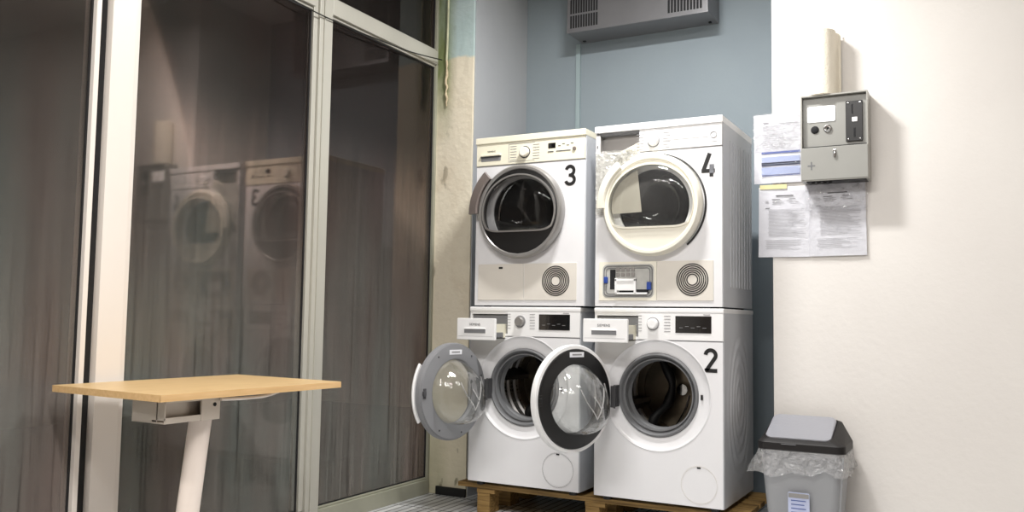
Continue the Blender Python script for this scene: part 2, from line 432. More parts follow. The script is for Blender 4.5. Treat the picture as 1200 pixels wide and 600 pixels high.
# ------------------------------------------------------------------ room
XW = -1.70            # room face of the window frames
YA = .963             # back wall of the alcove
XP = -1.472           # alcove side of the pillar
XE = .145             # left edge of the white wall
HC = 3.1
def struct(mb, name, m, loc=None, **k):
    o = mb.build(name, m, loc=loc, **k); o['kind'] = 'structure'; return o

struct(MB().box(-1.95, 3.0, -5.6, 1.15, -.08, 0), 'floor', M['floor'])
struct(MB().box(-1.95, 3.0, -5.6, 1.15, HC, HC+.1), 'ceiling', M['ceil'])
struct(MB().box(XP, XE, YA, YA+.12, 0, HC), 'wall_back', M['wall_blue'])
struct(MB().box(XE, 3.0, .30, YA+.12, 0, HC, b=.004), 'wall_front_right', M['wall_white'])
struct(MB().box(2.9, 3.0, -5.6, .30, 0, HC), 'wall_right', M['wall_far'])
struct(MB().box(-1.95, 2.9, -5.6, -5.5, 0, HC), 'wall_behind', M['wall_far'])
# pillar: aged front skin and painted alcove side
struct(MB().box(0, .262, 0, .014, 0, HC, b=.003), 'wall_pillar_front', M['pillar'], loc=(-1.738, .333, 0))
struct(MB().box(-1.738, XP, .3475, YA+.12, 0, HC), 'wall_pillar_side', M['wall_lilac'])
struct(MB().box(-1.66, XP-.0, .318, .333, 0, .045, b=.003), 'foot_gap_pillar', M['skirt'])  # dark gap at the pillar's foot, put in as a black strip

# window wall ------------------------------------------------------
def gbox(mb, y0, y1, z0, z1, d=0, b=.003, dep=.07): mb.box(XW-dep, XW+d, y0, y1, z0, z1, b=b)
ZR, ZT0, ZT1 = .086, 2.367, 2.469
YM0, YM1 = -.705, -.585
YP0, YP1 = -1.752, -1.630
YJ0, YJ1 = .315, .40
# main mullion between the two big panes
mb = MB(); gbox(mb, YM0+.03, YM1, 0, HC, 0); gbox(mb, YM0, YM0+.03, ZR, HC, -.012); mb.box(XW-.07, XW+.006, YM0+.055, YM0+.061, 0, HC)
struct(mb, 'trim_1', M['alu'])
mb = MB(); gbox(mb, YP0, YP1-.022, 0, HC, 0); gbox(mb, YP1-.022, YP1, 0, HC, -.01)
struct(mb, 'trim_2', M['alu_light'])
# jamb against the pillar
mb = MB(); gbox(mb, YJ0, YJ1-.055, 0, HC, -.01); gbox(mb, YJ1-.06, .345, 0, HC, .012)
struct(mb, 'trim_3', M['alu_green'])
# transom rails and bottom rails with glazing beads
for i, (a, b_) in enumerate(((YP1, YM0), (YM1, YJ0))):
    mb = MB(); gbox(mb, a, b_, ZT0+.012, ZT1-.014, 0); gbox(mb, a, b_, ZT1-.014, ZT1, -.014); gbox(mb, a, b_, ZT0, ZT0+.012, -.016)
    struct(mb, 'trim_%d' % (4+i), M['alu'])
    mb = MB(); gbox(mb, a, b_, 0, ZR-.01, 0); gbox(mb, a, b_, ZR-.01, ZR, -.014)
    struct(mb, 'trim_%d' % (6+i), M['alu_green'] if i else M['alu'])
# black slit and thin silver edge of the next sash
mb = MB(); gbox(mb, YP0-.040, YP0, 0, HC, -.03); struct(mb, 'trim_8', M['seal'])
mb = MB(); gbox(mb, YP0-.060, YP0-.040, 0, HC, -.005); struct(mb, 'trim_9', M['alu_light'])
# dark seal lines round the glass + the panes
def window(n, y0, y1, z0, z1):
    w = empty('window_%d' % n, (XW-.03, (y0+y1)/2, z0)); w['kind'] = 'structure'
    hy = (y1-y0)/2; hz = z1-z0
    p = MB().box(-.006, 0, -hy, hy, 0, hz).build('pane', M['pane'], w)
    mb = MB(); t = .006
    mb.box(-.002, .006, -hy, -hy+t, 0, hz); mb.box(-.002, .006, hy-t, hy, 0, hz); mb.box(-.002, .006, -hy, hy, 0, t); mb.box(-.002, .006, -hy, hy, hz-t, hz)
    mb.build('seal', M['seal'], w)
    return w
window(1, YM1, YJ0, ZR, ZT0)
window(2, YP1, YM0, ZR, ZT0)
window(3, YM1, YJ0, ZT1, HC)
window(4, YP1, YM0, ZT1, HC)
window(5, -3.0, YP0-.06, .0, HC)
struct(MB().box(-1.95, XW, -5.5, -3.0, 0, HC), 'wall_left', M['wall_white'])
# the world outside: night paving and a brown brick building across the yard
struct(MB().box(-9, -1.95, -7, 4, -.08, 0), 'ground_outside', mat('night_paving', (46, 43, 41), .8))
struct(MB().box(-6.2, -6.0, -7, 4, 0, 5), 'wall_outside', mat('brown_brick_outside', (52, 42, 38), .9, var=.3, scale=3))

# hanging cable, conduit
pts = [(-1.690, -3.0, 2.62), (-1.69, -2.0, 2.47)] + [(-1.688, y, z) for y, z in ((-1.4, 2.405), (-.871, 2.352), (-.55, 2.345), (-.214, 2.357), (.05, 2.374))] + [(-1.67, .31, 2.402)]
def smooth_path(P, k=8):
    P = [Vector(p) for p in P]; out = []
    for i in range(len(P)-1):
        a, b_, c, d = P[max(i-1, 0)], P[i], P[i+1], P[min(i+2, len(P)-1)]
        for j in range(k):
            t = j/k
            out.append(.5*((2*b_)+(c-a)*t+(2*a-5*b_+4*c-d)*t*t+(3*b_-a-3*c+d)*t**3))
    out.append(P[-1]); return out
tag(MB().tube(smooth_path(pts), .0032).build('cable', M['cable']), 'thin black cable strung across the top of the window frame to the pillar', 'cable')
M['conduit'] = mat('mouldy_white_pipe', (206, 208, 176), .5, var=.2, scale=12)
mb = MB(); mb.tube(smooth_path([(-1.641, .322, HC), (-1.641, .322, 2.7), (-1.643, .322, 2.5), (-1.645, .32, 2.40)]), .006)
tag(mb.build('conduit', M['conduit']), 'pale narrow pipe running down the mouldy window side of the pillar', 'pipe')
mb = MB()
random.seed(3)
zz = 2.40; pth = []
while zz > 2.12:
    pth.append((-1.643+random.uniform(-.006, .006), .322, zz)); zz -= .022
mb.tube(pth, [random.uniform(.003, .009) for _ in pth], n=8)
tag(mb.build('sealing_foam', mat('old_foam', (206, 190, 160), .9, var=.2, scale=30, bump=.6, bscale=60)), 'lumpy cream sealing foam under the pipe end on the pillar edge', 'foam')

# trunking and ventilation unit on the blue wall
mb = MB(); mb.box(-1.134, -1.106, YA-.016, YA, .0, 2.60, b=.003)
tag(mb.build('cable_duct', M['duct']), 'narrow blue painted cable duct running down the blue wall from the grey unit', 'cable duct')

vu = tag(empty('ventilation_unit', (-.686, YA, 2.602)), 'grey metal ventilation unit with slotted grilles high on the blue wall', 'ventilation unit')
W2, DF = .413, -.225
mb = MB(); mb.box(-W2, W2, DF, 0, 0, .46, b=.006); mb.build('housing', M['acgrey'], vu)
def grille(x0, x1, nslot):
    mb = MB(); st = (x1-x0)/nslot
    for z0, z1 in ((.022, .095), (.107, .19), (.202, .30), (.312, .42)):
        for i in range(nslot):
            mb.box(x0+i*st+st*.16, x0+i*st+st*.80, DF-.0015, DF+.004, z0, z1)
    return mb.build('grille', M['gap'], vu)
grille(-W2+.02, -W2+.195, 11); grille(W2-.225, W2-.03, 11)
mb = MB(); mb.box(-W2, W2, DF-.002, DF+.002, -.004, .010, b=.001); mb.build('front_lip', M['acgrey'], vu)
MB().box(W2-.045, W2-.03, -.06, -.045, -.006, .002).build('screw', M['gap'], vu); MB().box(-W2+.03, -W2+.045, -.06, -.045, -.006, .002).build('screw', M['gap'], vu)

# ------------------------------------------------------------------ machines
ZW = .165; HW = .848; ZD = 1.020; HD = .835; DEP = .543; WD = .598
def digit(which, x, z, h, parent, y=-.0012):
    """numeral in a plain technical face, x = left, z = bottom"""
    k = h; w = .155*h*1.05; s = MB()
    if which == '2':
        p = arc(x+.28*k, z+.72*k, .215*k, 175, -38, 22, rz=.21*k)+[(x+.10*k, z+.085*k)]
        s.strip(p, w, y); s.strip([(x+.02*k, z+w/2), (x+.56*k, z+w/2)], w, y)
    if which == '3':
        s.strip(arc(x+.27*k, z+.715*k, .20*k, 165, -82, 24, rz=.21*k), w, y)
        s.strip(arc(x+.27*k, z+.285*k, .225*k, 88, -165, 26, rz=.21*k), w, y-.0001)
        s.strip([(x+.20*k, z+.505*k), (x+.33*k, z+.505*k)], w*.9, y-.0002)
    if which == '4':
        s.strip([(x+.36*k, z+1.0*k), (x+.08*k, z+.26*k)], w*1.08, y)
        s.strip([(x+.0*k, z+.25*k), (x+.58*k, z+.25*k)], w, y-.0001)
        s.strip([(x+.43*k, z+0*k), (x+.43*k, z+.52*k)], w, y-.0002)
    return s.build('number_sticker', M['ink'], parent, smooth=False)

def shell(mb, x0, x1, y0, y1, z0, z1, b):
    """cabinet with rounded upright edges, open at the front"""
    pts = []
    for cx, cy, a in ((x1-b, y0+b, -90), (x1-b, y1-b, 0), (x0+b, y1-b, 90), (x0+b, y0+b, 180)):
        for i in range(5):
            t = radians(a+90*i/4); pts.append((cx+b*cos(t), cy+b*sin(t)))
    pts = pts[:]                                     # starts at front right, ends at front left
    n = len(pts); vs = [(p[0], p[1], z0) for p in pts]+[(p[0], p[1], z1) for p in pts]
    fs = [(i, i+1, n+i+1, n+i) for i in range(n-1)]+[tuple(range(n)), tuple(range(n, 2*n))]
    mb._add(vs, fs)

def dial(parent, x, z, r, m, ring=None, y=0):
    mb = MB(); mb.lathe([(0, y-.020), (r*.8, y-.020), (r*.95, y-.017), (r, y-.006), (r*1.02, y)], x, z, 32)
    k = mb.build('dial', m, parent)
    mb = MB(); mb.lathe([(r*1.02, y-.0015), (r*1.22, y-.0015), (r*1.22, y+.001)], x, z, 32); mb.build('dial_ring', ring or M['line'], k)
    return k

def ticks(parent, x, z, m, y=-.0012, r=.052, w=.028):
    out = []
    for sgn in (-1, 1):
        mb = MB()
        for j in range(6):
            zz = z+.034-.0135*j; x0 = x+sgn*r; mb.box(min(x0, x0+sgn*w), max(x0, x0+sgn*w), y, y+.001, zz, zz+.0022)
        out.append(mb.build('printed_marks', m, parent, smooth=False))
    return out

def washer(x1, label, door_al, door_r, hinge_x, ring_m, dial_m, disp, pull, drawer_dz, num=None, rimw=.012, rot=0):
    """front loading washing machine; x1 = right edge of its cabinet"""
    w = tag(empty('washing_machine', (x1-WD/2, DEP/2, ZW)), label, 'washing machine', 'washing machines on the pallet')
    ox, oy = -(x1-WD/2), -DEP/2
    def Q(mb, name, m, parent=w, **k):
        o = mb.build(name, m, parent, **k)
        if parent is w: o.location = (ox, oy, -ZW)
        return o
    x0 = x1-WD; cx, cz = x1-.300, .629; zt = ZW+HW
    # cabinet
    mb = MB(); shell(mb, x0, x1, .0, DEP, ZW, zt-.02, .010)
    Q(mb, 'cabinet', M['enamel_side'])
    # wave embossing on both sides
    mb = MB(); ny, nz = 56, 96; vs = []
    for j in range(nz):
        for i in range(ny):
            y_ = .025+.49*i/(ny-1); z_ = ZW+.02+.78*j/(nz-1)
            dd = math.hypot((y_-.27)/.85, (z_-.59)/1.45); fade = max(0, min(1, (.27-dd)*12))*max(0, min(1, min(i, ny-1-i)/3))
            vs.append((x1+.0006+.0042*(.5-.5*cos(2*pi*dd/.052))*fade, y_, z_))
    mb._add(vs, [(j*ny+i, j*ny+i+1, (j+1)*ny+i+1, (j+1)*ny+i) for j in range(nz-1) for i in range(ny-1)])
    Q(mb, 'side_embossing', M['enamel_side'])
    mb = MB(); mb.box(x0-.001, x1+.001, -.004, DEP, zt-.022, zt, b=.005); Q(mb, 'top_cover', M['white_plastic'])
    mb = MB(); mb.plate(x0+.004, x1-.004, ZW, .868, 0, cx, cz, .246, depth=.003); Q(mb, 'front_panel', M['enamel'])
    mb = MB(); mb.box(x0+.002, x1-.002, .0, .03, .8685, .8715); Q(mb, 'panel_gap', M['grey_plastic'])
    # dished surround of the door opening
    mb = MB(); mb.lathe([(.2475, -.001), (.243, -.002), (.238, .002), (.230, .010), (.205, .014), (.190, .016), (.184, .020)], cx, cz, 96)
    Q(mb, 'door_surround', M['enamel'])
    mb = MB(); mb.lathe([(.186, .018), (.182, .008), (.176, .006), (.170, .012), (.168, .026), (.163, .030), (.160, .022), (.155, .022), (.152, .04), (.156, .065), (.150, .075), (.146, .085)], cx, cz, 96)
    Q(mb, 'gasket_or_edge_shade', M['mid_grey'])
    # drum
    drum_y = .09
    mb = MB(); mb.lathe([(.148, drum_y), (.165, drum_y+.01), (.21, drum_y+.035), (.235, drum_y+.05), (.235, .40)], cx, cz, 72)
    d = Q(mb, 'drum', M['drum'])
    mb = MB(); mb.lathe([(.235, .40), (.20, .405), (.19, .39), (.06, .39), (.03, .395), (.0, .395)], cx, cz, 72); db = mb.build('drum_back', M['drumback'], d)
    mb = MB(); mb.lathe([(.0, .372), (.026, .372), (.029, .376), (.029, .396)], cx, cz, 40); mb.build('hub', M['chrome'], db)
    P_ = smooth_path([(cx-.11, .31, cz+.20), (cx-.075, .315, cz+.13), (cx-.032, .32, cz+.035), (cx-.052, .32, cz-.06), (cx-.12, .315, cz-.14), (cx-.12, .31, cz-.20)], 5)
    mb = MB(); mb.tube(P_, [.020+.004*sin(i) for i in range(len(P_))], n=10); mb.build('back_rib', M['ink'], db)
    mb = MB(); mb.tube(smooth_path([(cx+.05, .33, cz-.02), (cx+.03, .33, cz-.09), (cx-.015, .33, cz-.17)], 5), .006, n=8); mb.build('back_rod', M['chrome'], db)
    for a in (rot, rot+120, rot+240):
        T = Matrix.Translation((cx, 0, cz)) @ Matrix.Rotation(radians(a), 4, 'Y')
        mb = MB(); mb.prism([(-.035, .238), (-.022, .20), (-.010, .168), (.010, .168), (.022, .20), (.035, .238)], drum_y+.05, .39, b=.006, T=T)
        mb.build('paddle', M['black'], d)
    for rr, yy in ((.2335, .20), (.2335, .27), (.2335, .34)):
        mb = MB(); mb.lathe([(rr, yy), (rr-.010, yy+.008), (rr, yy+.016)], cx, cz, 64); mb.build('drum_ridge', M['silver'], d)
    # control panel with drawer slot on its left
    xs = x0+.212
    mb = MB()
    mb.prism([(xs, .872), (x1-.002, .872), (x1-.002, .992), (xs, .992)], -.002, .03, b=.003)
    mb.box(x0+.002, xs, .0, .03, .978, .992); Q(mb, 'control_panel', M['white_plastic'])
    mb = MB(); mb.box(x0+.010, xs-.004, .012, .20, .882, .974)
    Q(mb, 'drawer_slot', M['grey_plastic'])
    mb = MB(); mb.box(x0+.002, x0+.012, .0, .03, .872, .978); mb.box(x0+.002, xs, .0, .03, .872, .884); Q(mb, 'slot_frame', M['white_plastic'])
    dl = dial(w, x1-.316, .943, .024, dial_m, y=-.002); dl.location = (ox, oy, -ZW)
    tk = ticks(w, x1-.316, .943, M['line'], y=-.0034); [setattr(t_, 'location', (ox, oy, -ZW)) for t_ in tk]
    mb = MB(); mb.box(x1-disp[0], x1-disp[1], -.0045, .002, .905, .979, b=.001); o = Q(mb, 'display', M['display'])
    mb = MB()
    for j in range(5):
        mb.box(x1-disp[0]+.018+j*.026, x1-disp[0]+.034+j*.026, -.0050, -.0042, .927+(j % 2)*.006, .9285+(j % 2)*.006)
    mb.build('display_text', M['line'], o, smooth=False)
    mb = MB(); mb.box(x1-disp[1]-.035, x1-disp[1]-.006, -.0034, -.001, .984, .987); Q(mb, 'model_print', M['line'], smooth=False)
    # latch hole, filter cap
    mb = MB(); mb.box(x1-.104, x1-.094, .0085, .012, .618, .640, b=.001); Q(mb, 'latch_hole', M['black'])
    mb = MB(); mb.lathe([(.0765, -.0012), (.0775, .001), (.0795, .001), (.0805, -.0012)], x1-.107, .258, 56)
    fc = Q(mb, 'filter_cap', M['line'] if num is None else M['warm_panel'])
    mb = MB(); mb.box(x1-.117, x1-.101, -.002, .001, .326, .333, b=.0008); mb.build('cap_latch', M['gap'], fc)
    for fx in (x0+.05, x1-.05):
        for fy in (.05, DEP-.05):
            mb = MB(); mb.tube([(fx, fy, .143), (fx, fy, ZW+.005)], .02, n=16); Q(mb, 'foot', M['black'])
    # detergent drawer pulled out
    dr = empty('detergent_drawer', (ox+x0, oy-pull, -ZW+drawer_dz)); dr.parent = w
    mb = MB(); mb.box(.0, .2115, 0, .018, .880, .984, b=.004)
    f = mb.build('drawer_front', M['white_plastic'], dr)
    mb = MB(); mb.box(.042, .160, -.0015, .004, .913, .932, b=.001); mb.build('grip', M['grey_plastic'], f)
    mb = MB(); mb.box(.042, .160, -.006, .003, .932, .936, b=.001); mb.build('grip_lip', M['white_plastic'], f)
    mb = MB(); mb.box(.01, .2, -.0006, .002, .8975, .8985); mb.build('seam', M['line'], f, smooth=False)
    t = text('lettering', 'SIEMENS', .0165, M['print'], f, (.1, -.0008, .949))
    mb = MB(); mb.box(.022, .200, .018, pull+.16, .888, .892); mb.box(.022, .025, .018, pull+.16, .888, .955); mb.box(.197, .200, .018, pull+.16, .888, .958); mb.box(.11, .113, .018, pull+.16, .888, .95)
    mb.box(.022, .2, pull+.157, pull+.16, .888, .955)
    mb.build('tray', M['cream'], dr)
    mb = MB(); mb.box(.185, .203, .02, .10, .892, .918, b=.004); mb.build('tray_latch', M['mid_grey'], dr)
    # swung open door, built closed with its hinge at the origin then turned
    dh = empty('door', (ox+hinge_x, oy-.035, -ZW+cz-.014)); dh.parent = w; dh.rotation_euler = (0, 0, -radians(door_al))
    R = door_r
    mb = MB(); mb.lathe([(R-rimw, -.004), (R-.004, -.004), (R, -.012), (R, -.030), (R-.010, -.040), (R-.04, -.044), (R-.06, -.040), (R-.075, -.032), (R-.075, -.028), (R-.05, -.034), (R-.02, -.03), (R-rimw, -.02)], R, 0, 96, closed=True)
    rim = mb.build('door_rim', M['white_plastic'] if rimw > .01 else ring_m, dh)
    mb = MB(); mb.lathe([(R-rimw, -.006), (R-rimw-.002, .001), (R-.03, .003), (.155, .005), (.149, .002), (.147, -.02), (.152, -.026), (R-.02, -.024)], R, 0, 96, closed=True)
    ir = mb.build('inner_ring', ring_m, dh)
    # moulded bowl of glass, deeper low down
    mb = MB(); prof = [(.148, .0), (.147, .012), (.142, .034), (.128, .068), (.106, .098), (.080, .118), (.052, .129), (.026, .133), (.0, .134)]
    n = 72; vs = []
    for i in range(n):
        a = 2*pi*i/n
        for r, y in prof:
            kk = (y/.134); vs.append((R+r*cos(a)-.008*kk, y*(1+.20*-sin(a)*(r/.148)), r*sin(a)-.030*kk))
    k = len(prof)
    mb._add(vs, [(i*k+q, i*k+q+1, ((i+1) % n)*k+q+1, ((i+1) % n)*k+q) for i in range(n) for q in range(k-1)])
    bowl = mb.build('glass_bowl', M['bowl'], dh, angle=80)
    mb = MB()
    for pth in ([(R-.060, .108, .050), (R-.045, .124, .01), (R-.02, .136, -.035), (R+.005, .136, -.075)], [(R+.015, .126, .02), (R-.005, .134, -.01), (R-.02, .137, -.035)], [(R+.065, .098, .05), (R+.048, .116, .0), (R+.022, .134, -.045), (R+.005, .136, -.075)], [(R-.08, .092, .07), (R-.10, .090, .02), (R-.09, .10, -.02)]):
        mb.tube(smooth_path(pth, 6), .0028, n=6)
    mb.build('moulded_ribs', M['rib'], bowl)
    mb = MB(); mb.lathe([(.0, -.030), (.09, -.031), (.160, -.032)], R, 0, 72); mb.build('outer_glass', M['glass'], dh)
    mb = MB(); mb.box(R-.042, R+.042, .0035, .0055, R-.054, R-.032, b=.0006)
    st = mb.build('sticker', M['paper'], dh)
    mb = MB(); mb.box(R-.028, R+.028, .0055, .006, R-.046, R-.039); mb.build('sticker_print', M['line'], st, smooth=False)
    for a in (55, 125, 160, 215, 255, 300):
        T = Matrix.Translation((R+(R-.028)*cos(radians(a)), .004, (R-.028)*sin(radians(a))))
        mb = MB(); mb.lathe([(0, .0008), (.004, .0008), (.0045, -.002)], 0, 0, 12, T=T)
        mb.build('screw', M['print'] if rimw < .01 else M['black'], dh)
    mb = MB(); mb.box(2*R-.028, 2*R-.012, .002, .014, -.008, .012, b=.002); mb.box(2*R-.034, 2*R-.018, .002, .006, -.022, .024, b=.001)
    mb.build('catch', M['black'] if rimw > .01 else M['print'], dh)
    mb = MB(); mb.box(-.004, .014, -.004, .010, -.048, .048, b=.002); mb.tube([(0, .008, -.052), (0, .008, .052)], .0045, n=12)
    mb.build('hinge', M['dark_rubber'], dh)
    mb = MB(); mb.lathe([(R-.012, -.040), (R+.006, -.044), (R+.014, -.040), (R+.015, -.034), (R+.010, -.030), (R-.004, -.032)], R, 0, 24, a0=radians(-34), a1=radians(34), closed=True)
    if rimw < .01: mb.build('handle', M['white_plastic'], dh)
    else: mb.bm.free()
    mb = MB(); mb.box(hinge_x-.004, hinge_x+.012, -.026, .012, cz-.060, cz+.036, b=.002); Q(mb, 'hinge_bracket', M['dark_rubber'])
    if num:
        o = digit(num, x1-.086, .738, .103, w); o.location = (ox, oy, -ZW)
    return w

washer(0, 'white washing machine numbered 2 with its black-ringed door open, front right of the four', 111.7, .233, -.490, M['black'], M['white_plastic'], (.213, .053), .133, -.022, num='2', rimw=.018, rot=12)
washer(-.668, 'white washing machine at the left of the pallet with a grey-ringed door wide open', 100.3, .225, -1.150, M['grey_plastic'], M['silver'], (.214, .053), .123, -.028, rimw=.006, rot=40)

def dryer(x0, label, cream, front_m, num, numx, ring, handle_m, kind):
    w = tag(empty('tumble_dryer', (x0+WD/2, DEP/2, ZD)), label, 'tumble dryer', 'tumble dryers stacked on the washing machines')
    ox, oy = -(x0+WD/2), -DEP/2
    def Q(mb, name, m, parent=w, **k):
        o = mb.build(name, m, parent, **k)
        if parent is w: o.location = (ox, oy, -ZD)
        return o
    x1 = x0+WD; zt = ZD+HD; cz = 1.473; cx = x0+(.268 if kind == 3 else .284)
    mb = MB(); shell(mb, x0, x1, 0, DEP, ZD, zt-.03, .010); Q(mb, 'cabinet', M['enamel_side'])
    mb = MB()
    for j in range(8):
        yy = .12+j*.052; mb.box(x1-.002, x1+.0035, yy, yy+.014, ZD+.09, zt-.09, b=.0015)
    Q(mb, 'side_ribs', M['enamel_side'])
    mb = MB(); mb.box(x0-.001, x1+.001, -.010, DEP, zt-.032, zt, b=.004); Q(mb, 'top_cover', cream if kind == 3 else M['white_plastic'])
    zp = 1.722 if kind == 4 else 1.712
    mb = MB(); mb.plate(x0+.004, x1-.004, ZD, zp-.002, 0, cx, cz, .165, depth=.01); Q(mb, 'front_panel', front_m)
    mb = MB(); mb.box(x0+.002, x1-.002, .0, .03, zp-.003, zp+.001); Q(mb, 'panel_gap', M['line'])
    # drum seen through the glass
    mb = MB(); mb.lathe([(.165, .01), (.17, .05), (.23, .07), (.235, .10), (.235, .44), (.0, .445)], cx, cz, 64)
    dm = Q(mb, 'drum', M['dark_rubber'] if kind == 3 else M['gap'])
    for a in (20, 140, 260):
        T = Matrix.Translation((cx, 0, cz)) @ Matrix.Rotation(radians(a), 4, 'Y')
        mb = MB(); mb.prism([(-.03, .24), (-.008, .185), (.008, .185), (.03, .24)], .1, .42, b=.005, T=T); mb.build('paddle', M['mid_grey'], dm)
    mb = MB(); mb.lathe([(.229, .16), (.222, .165), (.222, .175), (.229, .18)], cx, cz, 64); mb.build('drum_ridge', M['chrome'], dm)
    # condenser flap line / vent disc
    zb0, zb1 = 1.046, 1.222
    xa, xb = x0+.024, x0+.556
    xm = x0+(.279 if kind == 3 else .300)
    mb = MB(); mb.box(xm+.0015, xb, -.0035, .004, zb0, zb1, b=.0012); v = Q(mb, 'vent_panel', M['warm_panel'])
    vx = x0+(.449 if kind == 3 else .463)
    mb = MB()
    for j in range(6):
        r = .0215+.0090*j; mb.lathe([(r, -.0048), (r+.0050, -.0048), (r+.0050, -.003), (r, -.003)], vx, 1.138, 56, closed=True)
    mb.build('vent_rings', M['ink'], v)
    if kind == 3:
        mb = MB(); mb.box(xa, xm-.0015, -.0035, .004, zb0, zb1, b=.0012); f = Q(mb, 'condenser_flap', M['warm_panel'])
        mb = MB(); mb.box(x0+.140, x0+.162, -.0045, .0, 1.198, 1.208, b=.001); mb.build('flap_latch', M['gap'], f)
    else:
        # flap missing: open compartment with the heat exchanger inside
        mb = MB(); o_ = rrect(xa, xm, zb0, zb1, .004, 4); i_ = rrect(xa+.018, xm-.012, zb0+.012, zb1-.012, .022, 4); frame(mb, o_, i_, -.0035, .003)
        f = Q(mb, 'compartment_frame', M['ivory'])
        mb = MB(); i2 = rrect(xa+.024, xm-.018, zb0+.018, zb1-.018, .020, 4); i3 = rrect(xa+.028, xm-.022, zb0+.022, zb1-.022, .018, 4); frame(mb, i2, i3, -.0065, .0)
        i4 = rrect(xa+.034, xm-.028, zb0+.028, zb1-.028, .016, 4); i5 = rrect(xa+.037, xm-.031, zb0+.031, zb1-.031, .014, 4); frame(mb, i4, i5, -.006, .0)
        mb.build('seal', M['mid_grey'], f)
        mb = MB(); mb.prism(i_, -.0036, -.003); mb.build('recess', mat('pale_grey_recess', (186, 186, 182), .5, var=.12, scale=20), f)
        mb = MB(); mb.box(xa+.055, xa+.082, -.005, -.0037, zb0+.05, zb1-.035, b=.0005); mb.box(xa+.10, xm-.035, -.005, -.0037, zb0+.034, zb0+.050); mb.build('dark_openings', M['gap'], f)
        mb = MB(); mb.box(xa+.090, xa+.175, -.014, -.004, zb0+.045, zb1-.085, b=.002); mb.box(xa+.082, xa+.092, -.018, -.004, zb0+.034, zb1-.075, b=.002); mb.box(xa+.173, xa+.183, -.018, -.004, zb0+.034, zb1-.075, b=.002)
        mb.box(xa+.082, xa+.183, -.018, -.004, zb1-.090, zb1-.078, b=.002); mb.box(xa+.082, xa+.235, -.013, -.004, zb0+.028, zb0+.036, b=.001)
        mb.build('heat_exchanger_handle', M['white_plastic'], f)
        mb = MB()
        for a in range(4):
            for b_ in range(2):
                mb.box(xa+.085+a*.024, xa+.103+a*.024, -.008, -.004, zb1-.068+b_*.024, zb1-.050+b_*.024, b=.002)
        mb.build('grid', M['silver'], f)
        mb = MB(); mb.box(xa+.026, xa+.046, -.014, -.004, zb0+.078, zb0+.108, b=.004); g = mb.build('latch', M['blue'], f)
        mb = MB(); mb.box(xm-.044, xm-.022, -.014, -.004, zb0+.048, zb0+.084, b=.004); mb.build('latch', M['blue'], f)
    # control panel
    if kind == 3:
        mb = MB(); mb.prism([(x0+.003, zp+.001), (x1-.003, zp+.001), (x1-.003, zt-.032), (x0+.003, zt-.032)], -.004, .03, b=.003); Q(mb, 'control_panel', cream)
        mb = MB(); mb.box(x0+.030, x0+.142, -.0055, .0, 1.735, 1.762, b=.002); h = Q(mb, 'tank_grip', M['grey_plastic'])
        mb = MB(); mb.box(x0+.030, x0+.142, -.014, -.003, 1.760, 1.770, b=.002); mb.build('grip_lip', M['cream'], h)
        mb = MB(); mb.box(x0+.028, x0+.144, -.0062, -.005, 1.752, 1.761); mb.build('grip_shadow', M['print'], h)
        o = text('lettering', 'SIEMENS', .0125, M['print'], w, (ox+x0+.088, oy-.0045, -ZD+1.779))
        mb = MB(); mb.box(x0+.186, x0+.188, -.005, -.003, 1.722, 1.812); mb.box(x0+.188, x0+.33, -.005, -.003, 1.8115, 1.813); mb.box(x0+.19, x0+.33, -.005, -.003, 1.724, 1.7255); Q(mb, 'panel_seam', M['line'], smooth=False)
        kx = x0+.275
        mb = MB(); mb.box(x0+.402, x0+.441, -.0055, -.002, 1.774, 1.800, b=.001); Q(mb, 'display', M['display'])
        mb = MB(); mb.box(x0+.400, x0+.430, -.006, -.003, 1.756, 1.760); mb.box(x0+.445, x0+.52, -.006, -.003, 1.757, 1.760)
        for j in range(4):
            mb.box(x0+.455+j*.022, x0+.468+j*.022, -.0052, -.003, 1.782+(j % 2)*.008, 1.785+(j % 2)*.008)
        Q(mb, 'buttons', M['print'], smooth=False)
        mb = MB(); mb.lathe([(0, -.010), (.008, -.010), (.010, -.004)], x0+.540, 1.764, 20); Q(mb, 'start_button', M['silver_dark'])
    else:
        # the water tank drawer is missing: an open slot, left of the panel
        xs = x0+.216
        mb = MB(); mb.prism([(xs, zp+.001), (x1-.003, zp+.001), (x1-.003, zt-.032), (xs, zt-.032)], -.004, .03, b=.003)
        Q(mb, 'control_panel', M['white_plastic'])
        mb = MB(); mb.box(x0+.003, x0+.024, -.002, .03, zp, zt-.04, b=.002); mb.box(x0+.003, xs, -.002, .03, zp-.006, zp+.006, b=.002); Q(mb, 'slot_frame', M['white_plastic'])
        mb = MB(); mb.box(x0+.024, xs, .03, .034, zp+.006, zt-.032); mb.box(x0+.024, x0+.027, .0, .034, zp+.006, zt-.032); Q(mb, 'slot_lining', M['silver'])
        mb = MB(); mb.box(x0+.02, xs, .0, .034, zt-.045, zt-.030); mb.box(x0+.008, x0+.015, -.003, 0, zp+.030, zp+.044); Q(mb, 'slot_shadow_gap', M['mid_grey'])
        mb = MB(); mb.prism([(x0+.12, zp+.004), (xs+.001, zp+.004), (xs+.001, zp+.046)], -.003, .002, b=.0006); Q(mb, 'broken_corner', M['ivory'])
        kx = x0+.284
        mb = MB(); mb.box(xs+.10, x1-.06, -.005, -.003, 1.764, 1.7655); mb.box(x1-.052, x1-.022, -.005, -.003, 1.741, 1.7425); Q(mb, 'panel_seam', M['line'], smooth=False)
        mb = MB(); mb.lathe([(.012, -.006), (.0135, -.0065), (.015, -.006), (.015, -.004), (.012, -.004)], x1-.040, 1.772, 24, closed=True); Q(mb, 'start_button', M['line'])
